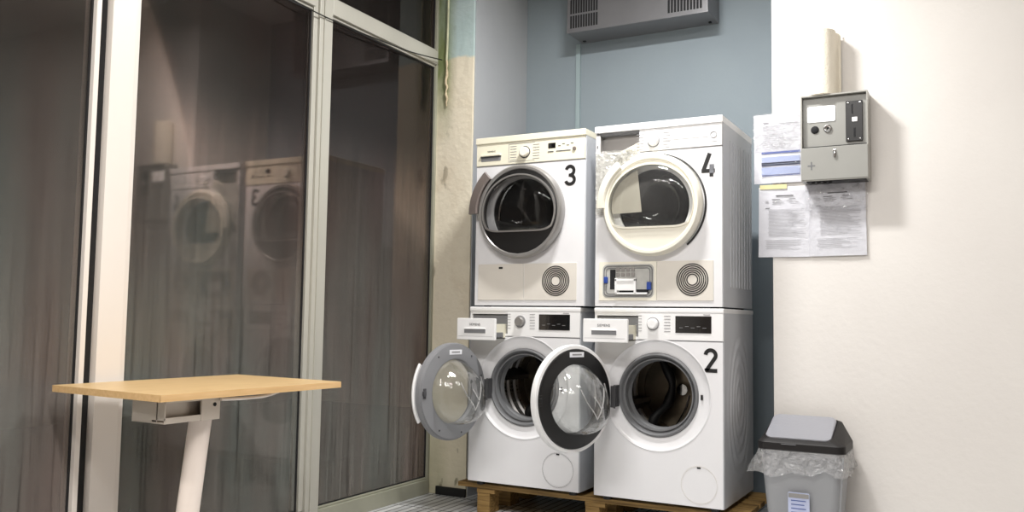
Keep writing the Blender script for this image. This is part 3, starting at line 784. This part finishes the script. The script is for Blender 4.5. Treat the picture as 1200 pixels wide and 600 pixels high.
    dl = dial(w, kx, 1.767, .0245, M['ivory'] if kind == 3 else M['white_plastic'], ring=M['print'] if kind == 3 else M['line'], y=-.004); dl.location = (ox, oy, -ZD)
    tk = ticks(w, kx, 1.765, M['line'], y=-.0052, r=.045, w=.035); [setattr(t_, 'location', (ox, oy, -ZD)) for t_ in tk]
    # door
    R = .229 if kind == 3 else .230
    d = empty('door', (ox+cx, oy, -ZD+cz)); d.parent = w
    yo = -.052 if kind == 3 else -.050
    if kind == 3:
        mb = MB(); mb.lathe([(R-.004, 0), (R, -.02), (R-.001, -.040), (R-.010, yo), (R-.020, yo), (R-.026, -.046), (R-.026, 0)], 0, 0, 96, closed=True); mb.build('door_rim', M['silver'], d)
        # black ring with the D shaped window
        win = []
    zf = -.100 if kind == 3 else -.106
    rg = .182 if kind == 3 else .186
    def Dshape(r, zflat, rc=.03, n=72):
        P = []
        x_f = math.sqrt(r*r-zflat*zflat)
        a0 = math.atan2(zflat, x_f)+.12; a1 = pi-a0
        for i in range(n-9):
            a = a0+(a1-a0)*i/(n-10); P.append((r*cos(a), r*sin(a)))
        # rounded lower corners and flat bottom
        pL = P[-1]; pR = P[0]
        def bez(p, q, s_, m_):
            return [((1-t)**2*p[0]+2*t*(1-t)*q[0]+t*t*s_[0], (1-t)**2*p[1]+2*t*(1-t)*q[1]+t*t*s_[1]) for t in [k_/m_ for k_ in range(1, m_+1)]]
        xl = x_f-.015
        P += bez(pL, (-xl, zflat), (-xl+rc+.01, zflat), 4)
        P += [((-xl+rc+.01)*(1-t_/8)+(xl-rc-.01)*t_/8, zflat) for t_ in range(1, 9)]
        P += bez((xl-rc-.01, zflat), (xl, zflat), pR, 4)[:-1]
        lim = Rin-.003; Q_ = []
        for p in P:
            q = (p[0]*kx_, p[1]); h_ = math.hypot(*q); Q_.append(q if h_ < lim else (q[0]*lim/h_, q[1]*lim/h_))
        return Q_
    kx_ = 1.10; Rin = R-.024 if kind == 3 else R-.030
    D0 = Dshape(rg, zf); n = len(D0)
    circ = []
    for p in D0:
        a = math.atan2(p[1], p[0]); circ.append((Rin*cos(a), Rin*sin(a)))
    D1 = Dshape(rg-.008, zf+.008); D1b = Dshape(rg-.012, zf+.012)
    mb = MB(); vs = []
    for P_, y_ in ((circ, yo+.004), (D0, yo+.002), (D0, -.012)): vs += [(p[0], y_, p[1]) for p in P_]
    mb._add(vs, [(k_*n+i, k_*n+(i+1) % n, (k_+1)*n+(i+1) % n, (k_+1)*n+i) for k_ in range(2) for i in range(n)])
    mb.build('door_face', ring, d, angle=50)
    mb = MB(); frame(mb, D0, D1, yo-.003, yo+.004); mb.build('window_trim', M['silver'] if kind == 3 else M['ivory'], d)
    if kind == 4:
        mb = MB(); mb.lathe([(R-.002, 0), (R, -.02), (R-.002, -.042), (R-.012, yo-.004), (R-.024, yo-.004), (R-.032, yo+.004), (R-.032, 0)], 0, 0, 96, closed=True); mb.build('door_rim', M['ivory'], d)
    # domed glass
    mb = MB(); cxg = 0; czg = .02; lay = []
    for s_, y_ in ((1, yo+.001), (.93, yo-.010), (.8, yo-.018), (.6, yo-.024), (.35, yo-.027), (.0001, yo-.028)):
        lay.append([(cxg+(p[0]-cxg)*s_, y_, czg+(p[1]-czg)*s_) for p in D1])
    vs = [v for l_ in lay for v in l_]
    mb._add(vs, [(k_*n+i, k_*n+(i+1) % n, (k_+1)*n+(i+1) % n, (k_+1)*n+i) for k_ in range(len(lay)-1) for i in range(n)])
    mb.build('door_glass', M['darkglass'] if kind == 3 else M['glass'], d, angle=80)
    # inner bowl
    mb = MB(); mb.lathe([(.160, -.005), (.150, .03), (.12, .07), (.07, .09), (.0, .095)], 0, 0, 64); mb.build('inner_glass', M['glass'], d, angle=80)
    # crescent handle
    a0, a1 = (133, 181) if kind == 3 else (128, 182)
    ro = R+(.048 if kind == 3 else .026); ri = R-(.004 if kind == 3 else .016)
    mb = MB(); mb.lathe([(ri, -.060), (ri+.006, -.066), (ro-.006, -.060), (ro, -.052), (ro-.001, -.038), (ri, -.040)], 0, 0, 28, a0=radians(a0), a1=radians(a1), closed=True)
    mb.build('handle', handle_m, d)
    if kind == 4:
        # pale lint screen standing behind the left of the glass
        mb = MB()
        P_ = [(p[0], p[1]) for p in Dshape(.172, -.095) if p[0] < -.045 and p[1] > -.035]
        P_ = sorted(P_, key=lambda p: p[1]); P_ = [(-.045, -.030)]+P_ + [(-.065, .158)]
        mb._add([(p[0], -.030, p[1]) for p in P_], [list(range(len(P_)))]); mb.build('lint_screen', mat('pale_lint_screen', (176, 170, 156), .7, var=.1), d)
        mb = MB(); mb.lathe([(.230, -.008), (.236, -.006), (.237, -.001)], .006, -.002, 64, a0=radians(-50), a1=radians(80)); mb.build('gasket_or_edge_shade', M['black'], d)  # black arc drawn for the shadow along the door's right edge
        mb = MB()
        for g in range(1):
            xs_ = [(.004+.012*i) for i in range(16)]; zs_ = [1.44+.0185*i for i in range(17)]
            vs = [(x0+x+random.uniform(-.002, .002), -.006+random.uniform(-.004, .002)-(.05 if False else 0), z+random.uniform(-.002, .002)) for z in zs_ for x in xs_]
            keep = []
            for r_ in range(16):
                for c_ in range(15):
                    X_, Z_ = xs_[c_]+.006, zs_[r_]+.009
                    dd = math.hypot(x0+X_-cx, Z_-cz)
                    if dd > R+.004: keep.append((r_*16+c_, r_*16+c_+1, (r_+1)*16+c_+1, (r_+1)*16+c_))
            mb._add(vs, keep)
        Q(mb, 'clear_tape', M['tape'], angle=10)
        mb = MB(); T = Matrix.Translation((x0+.155, -.0075, 1.705)) @ Matrix.Rotation(radians(-28), 4, 'Y')
        nx, nz = 14, 6
        vs = [((i/(nx-1)-.5)*.12, random.uniform(-.004, .001), (j/(nz-1)-.5)*.05) for j in range(nz) for i in range(nx)]
        mb._add(vs, [(j*nx+i, j*nx+i+1, (j+1)*nx+i+1, (j+1)*nx+i) for j in range(nz-1) for i in range(nx-1)], T)
        Q(mb, 'clear_tape', M['tape'], angle=10)
    if num:
        o = digit(num, x0+numx, 1.588, .100 if num == '3' else .103, w); o.location = (ox, oy, -ZD)
        if num == '4':
            mb = MB(); mb.box(x0+numx+.036, x0+numx+.056, -.0022, -.0016, 1.603, 1.642); s_ = Q(mb, 'grey_tape', mat('smudged_tape', (110, 112, 118), .5, var=.35, scale=60))
    for fx in (x0+.05, x1-.05):
        for fy in (.05, DEP-.05):
            mb = MB(); mb.tube([(fx, fy, ZW+HW), (fx, fy, ZD+.003)], .02, n=12); Q(mb, 'foot', M['black'])
    return w

dryer(-1.246, 'tumble dryer numbered 3 with a cream control panel and black and silver round door', M['cream'], M['enamel'], '3', .490, M['black'], M['silver_dark'], 3)
dryer(-.600, 'tumble dryer numbered 4 with an ivory round door and its tank drawer missing', M['ivory'], M['enamel'], '4', .503, M['ivory'], M['ivory'], 4)

# ------------------------------------------------------------------ pallet
pal = tag(empty('pallet', (-.62, .32, 0)), 'wooden pallet on the floor carrying the stacked washing machines and dryers', 'pallet')
PX0, PX1, PY0, PY1 = -.73, .70, -.27, .27
for y0, y1 in ((PY0, PY0+.145), (-.12, -.03), (.0, .09), (PY1-.145, PY1)):
    MB().box(PX0, PX1, y0, y1, .121, .143, b=.002).build('deck_board', M['pine'], pal)
for x0 in (PX0+.11, -.04, PX1-.20):
    for y0 in (PY0+.005, -.05, PY1-.11):
        MB().box(x0, x0+.070, y0, y0+.10, .0, .100, b=.003).build('block', M['pine'], pal)
    MB().box(x0, x0+.1, PY0, PY1, .100, .1205, b=.002).build('cross_board', M['pine'], pal)

# ------------------------------------------------------------------ table
TA = Vector((-1.122, -1.962)); TB = Vector((-1.073, -1.214)); TC = Vector((-1.624, -1.178)); TD = TA+(TC-TB)
ctr = (TA+TB+TC+TD)/4; ang = math.atan2((TB-TA).y, (TB-TA).x)-pi/2
tb = tag(empty('table', (ctr.x, ctr.y, 0), ang), 'small beech topped table with a single white leg in front of the window', 'table')
LW, LD = (TB-TC).length/2, (TB-TA).length/2
MB().box(-LW+.001, LW-.001, -LD+.001, LD-.001, .699, .72, b=.0015).build('table_top', M['beech'], tb)
mb = MB()
for a in ((-LW, -LW+.0015, -LD, LD), (LW-.0015, LW, -LD, LD), (-LW, LW, -LD, -LD+.0015), (-LW, LW, LD-.0015, LD)): mb.box(a[0], a[1], a[2], a[3], .6985, .7195)
mb.build('edge_band', M['beech_edge'], tb)
# U shaped fixing bracket under the top, leaning column and floor foot (world coordinates moved into the table's frame)
TI = (Matrix.Translation((ctr.x, ctr.y, 0)) @ Matrix.Rotation(ang, 4, 'Z')).inverted()
mb = MB(); bx0, bx1, by0, by1 = -1.20, -1.145, -1.925, -1.715
mb.box(bx0, bx1, by0, by0+.004, .640, .699, b=.001, T=TI)
mb.box(bx1-.004, bx1, by0, by1, .634, .648, b=.001, T=TI); mb.box(bx1-.004, bx1, by0, by1, .690, .699, b=.001, T=TI)
mb.box(bx0, bx1, by0, by1, .630, .635, b=.001, T=TI)
mb.box(bx1-.006, bx1+.002, -1.79, by1, .628, .699, b=.002, T=TI); mb.box(bx0, bx1, by1-.004, by1, .632, .699, b=.001, T=TI)
mb.box(bx0, bx0-.086, by0, by1, .632, .699, b=.001, T=TI)
mb.box(bx0+.02, bx0+.024, by0, by1, .635, .699, T=TI)
br = mb.build('bracket', M['leg_metal'], tb)
mb = MB(); mb.lathe([(0, -.001), (.006, -.001), (.006, .004)], 0, 0, 16, T=TI @ Matrix.Translation((bx1+.003, -1.738, .675)) @ Matrix.Rotation(pi/2, 4, 'Z')); mb.build('bolt_hole', M['gap'], br)
mb = MB(); mb.tube([(-1.205, -1.735, .634), (-1.205, -1.77, .36), (-1.205, -1.81, .03)], .0345, n=28, T=TI); mb.build('leg', M['leg'], tb)
mb = MB(); mb.box(-1.62, -1.13, -1.86, -1.78, .0, .03, b=.008, T=TI); mb.build('foot', M['leg'], tb)
mb = MB(); mb.tube([TI @ Vector(p) for p in smooth_path([(-1.135, -1.72, .690), (-1.135, -1.62, .686), (-1.135, -1.53, .687), (-1.14, -1.46, .697)])], .0055, n=8); mb.build('support_rail', M['leg'], tb)

# ------------------------------------------------------------------ coin box, paper towel roll, notices
cbx = tag(empty('coin_box', (.427, .30, 1.572)), 'grey metal coin box with black coin slot mounted on the white wall above the notices', 'coin box')
w2, dp, hb = .137, -.105, .378
mb = MB(); frame(mb, [(-w2, 0), (w2, 0), (w2, hb), (-w2, hb)], [(-w2+.005, .005), (w2-.005, .005), (w2-.005, hb-.006), (-w2+.005, hb-.006)], dp, 0)
mb.box(-w2+.004, w2-.004, -.012, -.001, .004, hb-.004)
mb.build('case', M['boxrim'], cbx, smooth=False)
mb = MB(); mb.box(-w2+.006, w2-.006, dp+.022, dp+.030, .150, hb-.008, b=.001); fp = mb.build('upper_panel', M['boxgrey'], cbx)
mb = MB(); mb.box(-w2+.001, w2-.001, dp-.003, dp+.030, .004, .146, b=.0025); lp = mb.build('cash_door', M['boxgrey'], cbx)
mb = MB(); mb.box(-w2+.002, w2-.002, dp+.012, dp+.02, .144, .152); mb.build('door_gap', M['gap'], cbx)
yp = dp+.0215
mb = MB(); mb.box(w2-.090, w2-.022, yp-.009, yp+.001, .165, .340, b=.002); cs = mb.build('coin_slot_plate', M['black'], cbx)
mb = MB(); mb.box(w2-.064, w2-.042, yp-.014, yp-.008, .248, .268, b=.002); mb.build('return_button', M['white_plastic'], cs)
mb = MB(); mb.box(w2-.066, w2-.060, yp-.0098, yp-.0085, .283, .325); mb.box(w2-.058, w2-.050, yp-.0098, yp-.0085, .182, .222); mb.build('slot', M['gap'], cs)
for sx in (w2-.080, w2-.032):
    for sz in (.174, .331):
        mb = MB(); mb.lathe([(0, -.0022), (.003, -.002), (.0042, 0)], 0, 0, 12, T=Matrix.Translation((sx, yp-.009, sz))); mb.build('screw', M['chrome'], cs)
m_, nt, b_ = _new('lit_white_display'); b_.inputs['Base Color'].default_value = (.95, .95, .93, 1); b_.inputs['Emission Color'].default_value = (1, 1, 1, 1); b_.inputs['Emission Strength'].default_value = 1.1
M['lit'] = m_
mb = MB(); mb.prism(rrect(-w2+.026, -w2+.140, .262, .330, .006), yp-.004, yp, b=.001); ds = mb.build('lit_display', M['lit'], cbx)
mb = MB(); mb.box(-w2+.080, -w2+.098, yp-.0046, yp-.0040, .296, .299); mb.box(-w2+.086, -w2+.104, yp-.0046, yp-.0040, .280, .2825); mb.build('display_text', M['line'], ds)
mb = MB(); mb.lathe([(0, -.006), (.012, -.006), (.0165, -.003), (.017, 0)], 0, 0, 28, T=Matrix.Translation((-w2+.056, yp, .228))); mb.build('push_button', M['gap'], cbx)
mb = MB(); mb.lathe([(.0, -.004), (.007, -.008), (.013, -.009), (.0165, -.006), (.017, 0)], 0, 0, 28, T=Matrix.Translation((-w2+.109, yp, .230))); kl = mb.build('key_lock', M['chrome'], cbx)
mb = MB(); mb.box(-w2+.1075, -w2+.1105, yp-.0095, yp-.006, .224, .236); mb.build('keyhole', M['gap'], kl)
yd = dp-.003
mb = MB(); mb.tube([(-w2+.139, yd-.003, .128), (-w2+.141, yd-.006, .112), (-w2+.139, yd-.005, .098)], [.005, .006, .004], n=10); mb.lathe([(0, -.004), (.007, -.003), (.008, 0)], 0, 0, 16, T=Matrix.Translation((-w2+.139, yd, .126))); mb.build('door_latch', M['chrome'], lp)
mb = MB(); mb.prism(rrect(-w2+.028, -w2+.060, .063, .069, .002, 2), yd-.0008, yd); mb.prism(rrect(-w2+.041, -w2+.047, .048, .084, .002, 2), yd-.0010, yd)
mb.build('plus_mark', M['mid_grey'], lp, smooth=False)
mb = MB()
for i in range(4): mb.tube([(-w2+.045+i*.024, dp+.03, .003), (-w2+.045+i*.024, dp+.03, -.008)], .008, n=12)
mb.box(-w2+.02, w2-.01, dp+.01, -.01, -.003, .001); mb.build('cable_glands', M['black'], cbx)

roll = tag(empty('paper_towel_roll', (.372, .238, 1.950)), 'cream paper towel roll standing upright on top of the grey coin box', 'paper towel roll')
RZ = Matrix.Rotation(pi/2, 4, 'X')     # profile y -> z
mb = MB(); mb.lathe([(.021, 0), (.056, 0), (.058, -.002), (.058, -.288), (.056, -.290), (.021, -.290)], 0, 0, 56, closed=True, T=Matrix.Rotation(-pi/2, 4, 'X'))
mb.build('roll', M['towel'], roll, loc=(0, 0, 0))
mb = MB(); P_ = [(.058*cos(radians(a)), .058*sin(radians(a))) for a in range(150, -40, -12)][::-1]
P_ = [(.0605*cos(radians(a)), .0605*sin(radians(a))) for a in range(-80, 21, 10)]+[(.066, .045), (.076, .048)]
vs = [(p[0], p[1], z) for z in (.002, .288) for p in P_]; n = len(P_)
mb._add(vs, [(i, i+1, n+i+1, n+i) for i in range(n-1)]); mb.build('loose_sheet', M['towel'], roll)
mb = MB(); mb.lathe([(.0205, .0), (.0205, -.29)], 0, 0, 24, T=Matrix.Rotation(-pi/2, 4, 'X')); mb.build('cardboard_core', mat('brown_cardboard', (150, 122, 92), .9), roll)

def sheet(x0, x1, z0, z1, y, label, rows, name='notice', tilt=0, wob=.002):
    cx, cz = (x0+x1)/2, (z0+z1)/2; hw, hh = (x1-x0)/2, (z1-z0)/2
    s = tag(empty(name, (cx, y, cz)), label, 'notice', 'printed notices round the coin box'); s.rotation_euler = (0, tilt, 0)
    nx, nz = 9, 12; vs = []
    for j in range(nz):
        for i in range(nx):
            vs.append((-hw+2*hw*i/(nx-1), wob*sin(i*.9+j*.4)*.5-.001, -hh+2*hh*j/(nz-1)))
    mb = MB(); mb._add(vs, [(j*nx+i, j*nx+i+1, (j+1)*nx+i+1, (j+1)*nx+i) for j in range(nz-1) for i in range(nx-1)])
    mb.build('page', M['paper'], s)
    for m, bars in rows:
        mb = MB()
        for (a, b_, z, h) in bars:
            mb.box(-hw+2*hw*a, -hw+2*hw*b_, -.0042, -.0036, hh-2*hh*z-h, hh-2*hh*z)
        mb.build('printed_text', m, s, smooth=False)
    return s, hw, hh
def film(parent, x0, x1, z0, z1, y, amp, nx=26, nz=20, m=None, name='clear_sleeve', seed=1):
    rnd = random.Random(seed)
    vs = [(x0+(x1-x0)*i/(nx-1), y-rnd.random()*amp, z0+(z1-z0)*j/(nz-1)+(rnd.uniform(-.004, .004) if j in (0,) else 0)) for j in range(nz) for i in range(nx)]
    mb = MB(); mb._add(vs, [(j*nx+i, j*nx+i+1, (j+1)*nx+i+1, (j+1)*nx+i) for j in range(nz-1) for i in range(nx-1)])
    return mb.build(name, m or M['film'], parent, angle=180)
rnd = random.Random(5)
def textlines(z0, z1, n, a=.10, b=.9):
    return [(a+(.02 if i % 4 else 0), b-rnd.random()*.28*(1 if i % 3 else .2), z0+(z1-z0)*i/(n-1), .0009) for i in range(n)]
s, hw, hh = sheet(.066, .292, 1.588, 1.905, .292, 'printed notice with blue tables in a crinkled sleeve, left of the coin box', [
    (M['bluefill'], [(.15, .9, .62, .040), (.15, .9, .77, .034)]),
    (M['blueprint'], [(.15, .9, .545, .009), (.15, .9, .70, .007), (.15, .9, .727, .007), (.15, .9, .885, .003)]),
    (M['print'], [(.16, .30, .12, .002), (.50, .86, .14, .0016)]),
    (M['line'], textlines(.17, .50, 12, .16, .86))])
film(s, -hw-.002, hw+.002, .0, hh+.004, -.006, .010, seed=2)
film(s, -hw-.002, hw+.002, -hh-.003, .0, -.005, .003, m=M['sleeve'], seed=3)
def rules(seed):
    global rnd
    rnd = random.Random(seed)
    return [(M['ink'], [(.34, .68, .125, .004), (.26, .42, .175, .0022), (.60, .72, .175, .0022), (.13, .22, .30, .0022)]),
            (M['line'], [(.13, .20, .20, .002), (.27, .46, .20, .0018), (.55, .66, .20, .0018), (.13, .20, .222, .002), (.27, .5, .222, .0018), (.6, .78, .222, .0018), (.27, .44, .244, .0018)]+textlines(.325, .70, 24, .18, .92)),
            (M['line'], textlines(.76, .88, 7, .13, .85))]
s, hw, hh = sheet(.085, .309, 1.251, 1.570, .2935, 'left of the two white printed rule sheets hanging under the coin box', rules(11), tilt=radians(.6))
film(s, -hw-.001, hw+.001, -hh-.001, hh-.01, -.005, .002, m=M['sleeve'], seed=4)
mb = MB(); mb.box(-hw+.005, hw-.10, -.0055, -.0045, hh-.010, hh+.010); mb.build('tape', M['yellow'], s)
s, hw, hh = sheet(.306, .542, 1.252, 1.572, .291, 'right of the two white printed rule sheets hanging under the coin box', rules(12), tilt=radians(-.5))
film(s, -hw-.001, hw+.001, -hh-.001, .06, -.005, .002, m=M['sleeve'], seed=5)
film(s, -hw-.012, hw+.010, .042, hh-.004, -.012, .022, nx=30, nz=12, seed=6, name='crinkled_sleeve_top')

# ------------------------------------------------------------------ waste bin
BX0, BX1, BY0, BY1 = .138, .478, .010, .275
bn = tag(empty('waste_bin', ((BX0+BX1)/2, (BY0+BY1)/2, 0)), 'grey plastic waste bin with dark lid and pale swing flap beside the machines', 'waste bin')
ow, od = (BX1-BX0)/2, (BY1-BY0)/2
def rr2(hx, hy, r, z, n=5):
    return [(p[0], p[1], z) for p in rrect(-hx, hx, -hy, hy, r, n)]
def loft(mb, rings, cap0=True, cap1=True):
    n = len(rings[0]); vs = [v for g in rings for v in g]
    fs = [(k*n+i, k*n+(i+1) % n, (k+1)*n+(i+1) % n, (k+1)*n+i) for k in range(len(rings)-1) for i in range(n)]
    if cap0: fs.append(tuple(range(n))[::-1])
    if cap1: fs.append(tuple(range((len(rings)-1)*n, len(rings)*n)))
    mb._add(vs, fs)
mb = MB(); loft(mb, [rr2(ow-.045, od-.045, .03, .0), rr2(ow-.04, od-.04, .035, .006), rr2(ow-.006, od-.006, .035, .425), rr2(ow-.001, od-.001, .035, .427), rr2(ow-.001, od-.001, .035, .436), rr2(ow-.01, od-.01, .03, .436), rr2(ow-.045, od-.045, .03, .012)], True, True)
mb.build('body', M['bin'], bn)
mb = MB()
for sx in (1,):
    for zz in (0,):
        mb.tube([(sx*(ow-.036), -od+.034, .01), (sx*(ow-.004), -od+.004+.0, .42)], .0035, n=8)
mb.build('body_rib', M['bin'], bn)
# dark lid: skirt, sloped shoulders rising to an open frame
hx, hy = ow+.004, od+.004
def lr(x0, x1, y0, y1, z0, z1, r):       # rounded rectangle ring sloping in y
    P_ = rrect(x0, x1, y0, y1, r, 5); return [(p[0], p[1], z0+(z1-z0)*(p[1]-y0)/(y1-y0)) for p in P_]
mb = MB(); loft(mb, [lr(-hx+.004, hx-.004, -hy+.004, hy-.004, .436, .436, .03), lr(-hx, hx, -hy, hy, .434, .434, .034), lr(-hx, hx, -hy, hy, .462, .462, .034), lr(-hx+.003, hx-.003, -hy+.003, hy-.003, .466, .468, .033),
    lr(-hx+.020, hx-.036, -hy+.020, hy-.035, .478, .545, .03), lr(-hx+.030, hx-.052, -hy+.030, hy-.055, .484, .552, .028), lr(-hx+.033, hx-.056, -hy+.034, hy-.058, .478, .546, .028)])
lid = mb.build('lid', M['bindark'], bn, angle=30)
mb = MB(); loft(mb, [lr(-hx+.032, hx-.056, -hy+.022, hy-.060, .474, .548, .026), lr(-hx+.030, hx-.058, -hy+.020, hy-.060, .483, .556, .026), lr(-hx+.036, hx-.064, -hy+.026, hy-.066, .487, .560, .024)])
mb.build('flap', M['binflap'], lid, angle=30)
mb = MB(); mb.box(-.075, -.015, -hy-.002, -hy+.003, .4575, .4595, b=.0008); mb.build('catch', M['grey_plastic'], lid)
T = Matrix.Translation((0, -od+.010, .0))
mb = MB(); mb.prism(rrect(-.048, .036, .150, .270, .006), -.0015, .0, T=Matrix.Translation((0, -od+.015, 0)) @ Matrix.Rotation(radians(4.6), 4, 'X')); st = mb.build('label_sticker', mat('pale_blue_label', (190, 198, 226), .35, var=.12, scale=20), bn)
mb = MB(); T2 = Matrix.Translation((0, -od+.0135, 0)) @ Matrix.Rotation(radians(4.6), 4, 'X')
for i in range(5): mb.box(-.036, .022-.006*(i % 2), -.0010, -.0004, .235-i*.016, .239-i*.016, T=T2)
mb.build('label_print', M['blueprint'], st, smooth=False)
mb = MB(); mb.box(-.046, .034, -.0012, -.0004, .248, .266, T=T2); mb.build('label_band', M['silver'], st, smooth=False)
# bin liner folded over the rim
rl = random.Random(9)
bgs = tag(empty('bin_liner', ((BX0+BX1)/2, (BY0+BY1)/2, .43)), 'crinkled clear plastic liner folded out under the lid of the grey bin', 'bin liner')
def bagprof():
    per = 120; rows = 9; vs = []
    path = rrect(-1, 1, -1, 1, .25, 4); path.append(path[0])
    # resample
    P_ = [Vector(p) for p in path]; Ls = [0]
    for i in range(len(P_)-1): Ls.append(Ls[-1]+(P_[i+1]-P_[i]).length)
    for k in range(per):
        t = Ls[-1]*k/per; i = max(j for j in range(len(Ls)) if Ls[j] <= t)
        q = P_[i].lerp(P_[min(i+1, len(P_)-1)], (t-Ls[i])/max(1e-6, Ls[min(i+1, len(P_)-1)]-Ls[i]))
        drop = .078+.012*sin(k*.21)+.008*sin(k*.57+1); left = max(0, -q.x)**3; fr_ = max(0, -q.y)**4
        drop += .022*fr_*(1-abs(q.x))
        flare = .010+.030*left+.004*sin(k*.9)
        for j in range(rows):
            u = j/(rows-1); o_ = flare*u**1.2+rl.uniform(-.0012, .0012)*u+.004*sin(k*1.3+j*.9)*u+.003
            vs.append((q.x*(ow+o_+.002), q.y*(od+min(o_, .012 if q.y > 0 else 1)), .002-drop*u+rl.uniform(-.003, .003)*(u > .9)-left*.01*u))
    return vs, per, rows
vs, per, rows = bagprof()
mb = MB(); mb._add(vs, [(k*rows+j, k*rows+j+1, ((k+1) % per)*rows+j+1, ((k+1) % per)*rows+j) for k in range(per) for j in range(rows-1)])
mb.build('skirt', M['bag'], bgs, angle=25)

# ------------------------------------------------------------------ light
def area(name, loc, sx, sy, power, col=(1, 1, 1), aim=None):
    l = bpy.data.lights.new(name, 'AREA'); l.shape = 'RECTANGLE'; l.size = sx; l.size_y = sy; l.energy = power; l.color = col
    o = bpy.data.objects.new(name, l); C.objects.link(o); o.location = loc
    if aim:
        o.rotation_euler = (Vector(aim)-Vector(loc)).to_track_quat('-Z', 'Y').to_euler()
    return o
area('ceiling_lamp', (-.32, -.50, 2.93), .32, .12, 54, (1, .985, .965))
area('ceiling_lamp', (.95, -.75, 2.93), .6, .12, 3, (1, .975, .95))
area('ceiling_lamp', (.25, -2.9, 3.05), 1.3, .25, 90, (1, .97, .94))
area('ceiling_lamp', (-.9, -3.6, 3.05), .9, .25, 35, (1, .97, .94))
wd = bpy.data.worlds.new('night'); wd.use_nodes = True; S.world = wd
wd.node_tree.nodes['Background'].inputs[0].default_value = (.30, .24, .21, 1); wd.node_tree.nodes['Background'].inputs[1].default_value = .12

# ------------------------------------------------------------------ camera
cam = bpy.data.cameras.new('camera'); co = bpy.data.objects.new('camera', cam); C.objects.link(co); S.camera = co
cam.sensor_width = 36; cam.sensor_fit = 'HORIZONTAL'; cam.lens = 1017.9/1200*36; cam.clip_start = .05
yaw, pit, rol = radians(-28.4064), radians(4.1459), radians(.87254)
fw = Vector((sin(yaw)*cos(pit), cos(yaw)*cos(pit), sin(pit))); r_ = Vector((cos(yaw), -sin(yaw), 0)); u_ = r_.cross(fw)
r2 = cos(rol)*r_+sin(rol)*u_; u2 = -sin(rol)*r_+cos(rol)*u_
mt = Matrix((r2, u2, -fw)).transposed().to_4x4(); mt.translation = Vector((.9718, -3.7109, .9549))
co.matrix_world = mt
S.view_settings.view_transform = 'Standard'; S.view_settings.look = 'None'; S.view_settings.exposure = 0
S.cycles.max_bounces = 10; S.cycles.transparent_max_bounces = 16
S.cycles.caustics_reflective = False; S.cycles.caustics_refractive = False; S.cycles.sample_clamp_indirect = 4
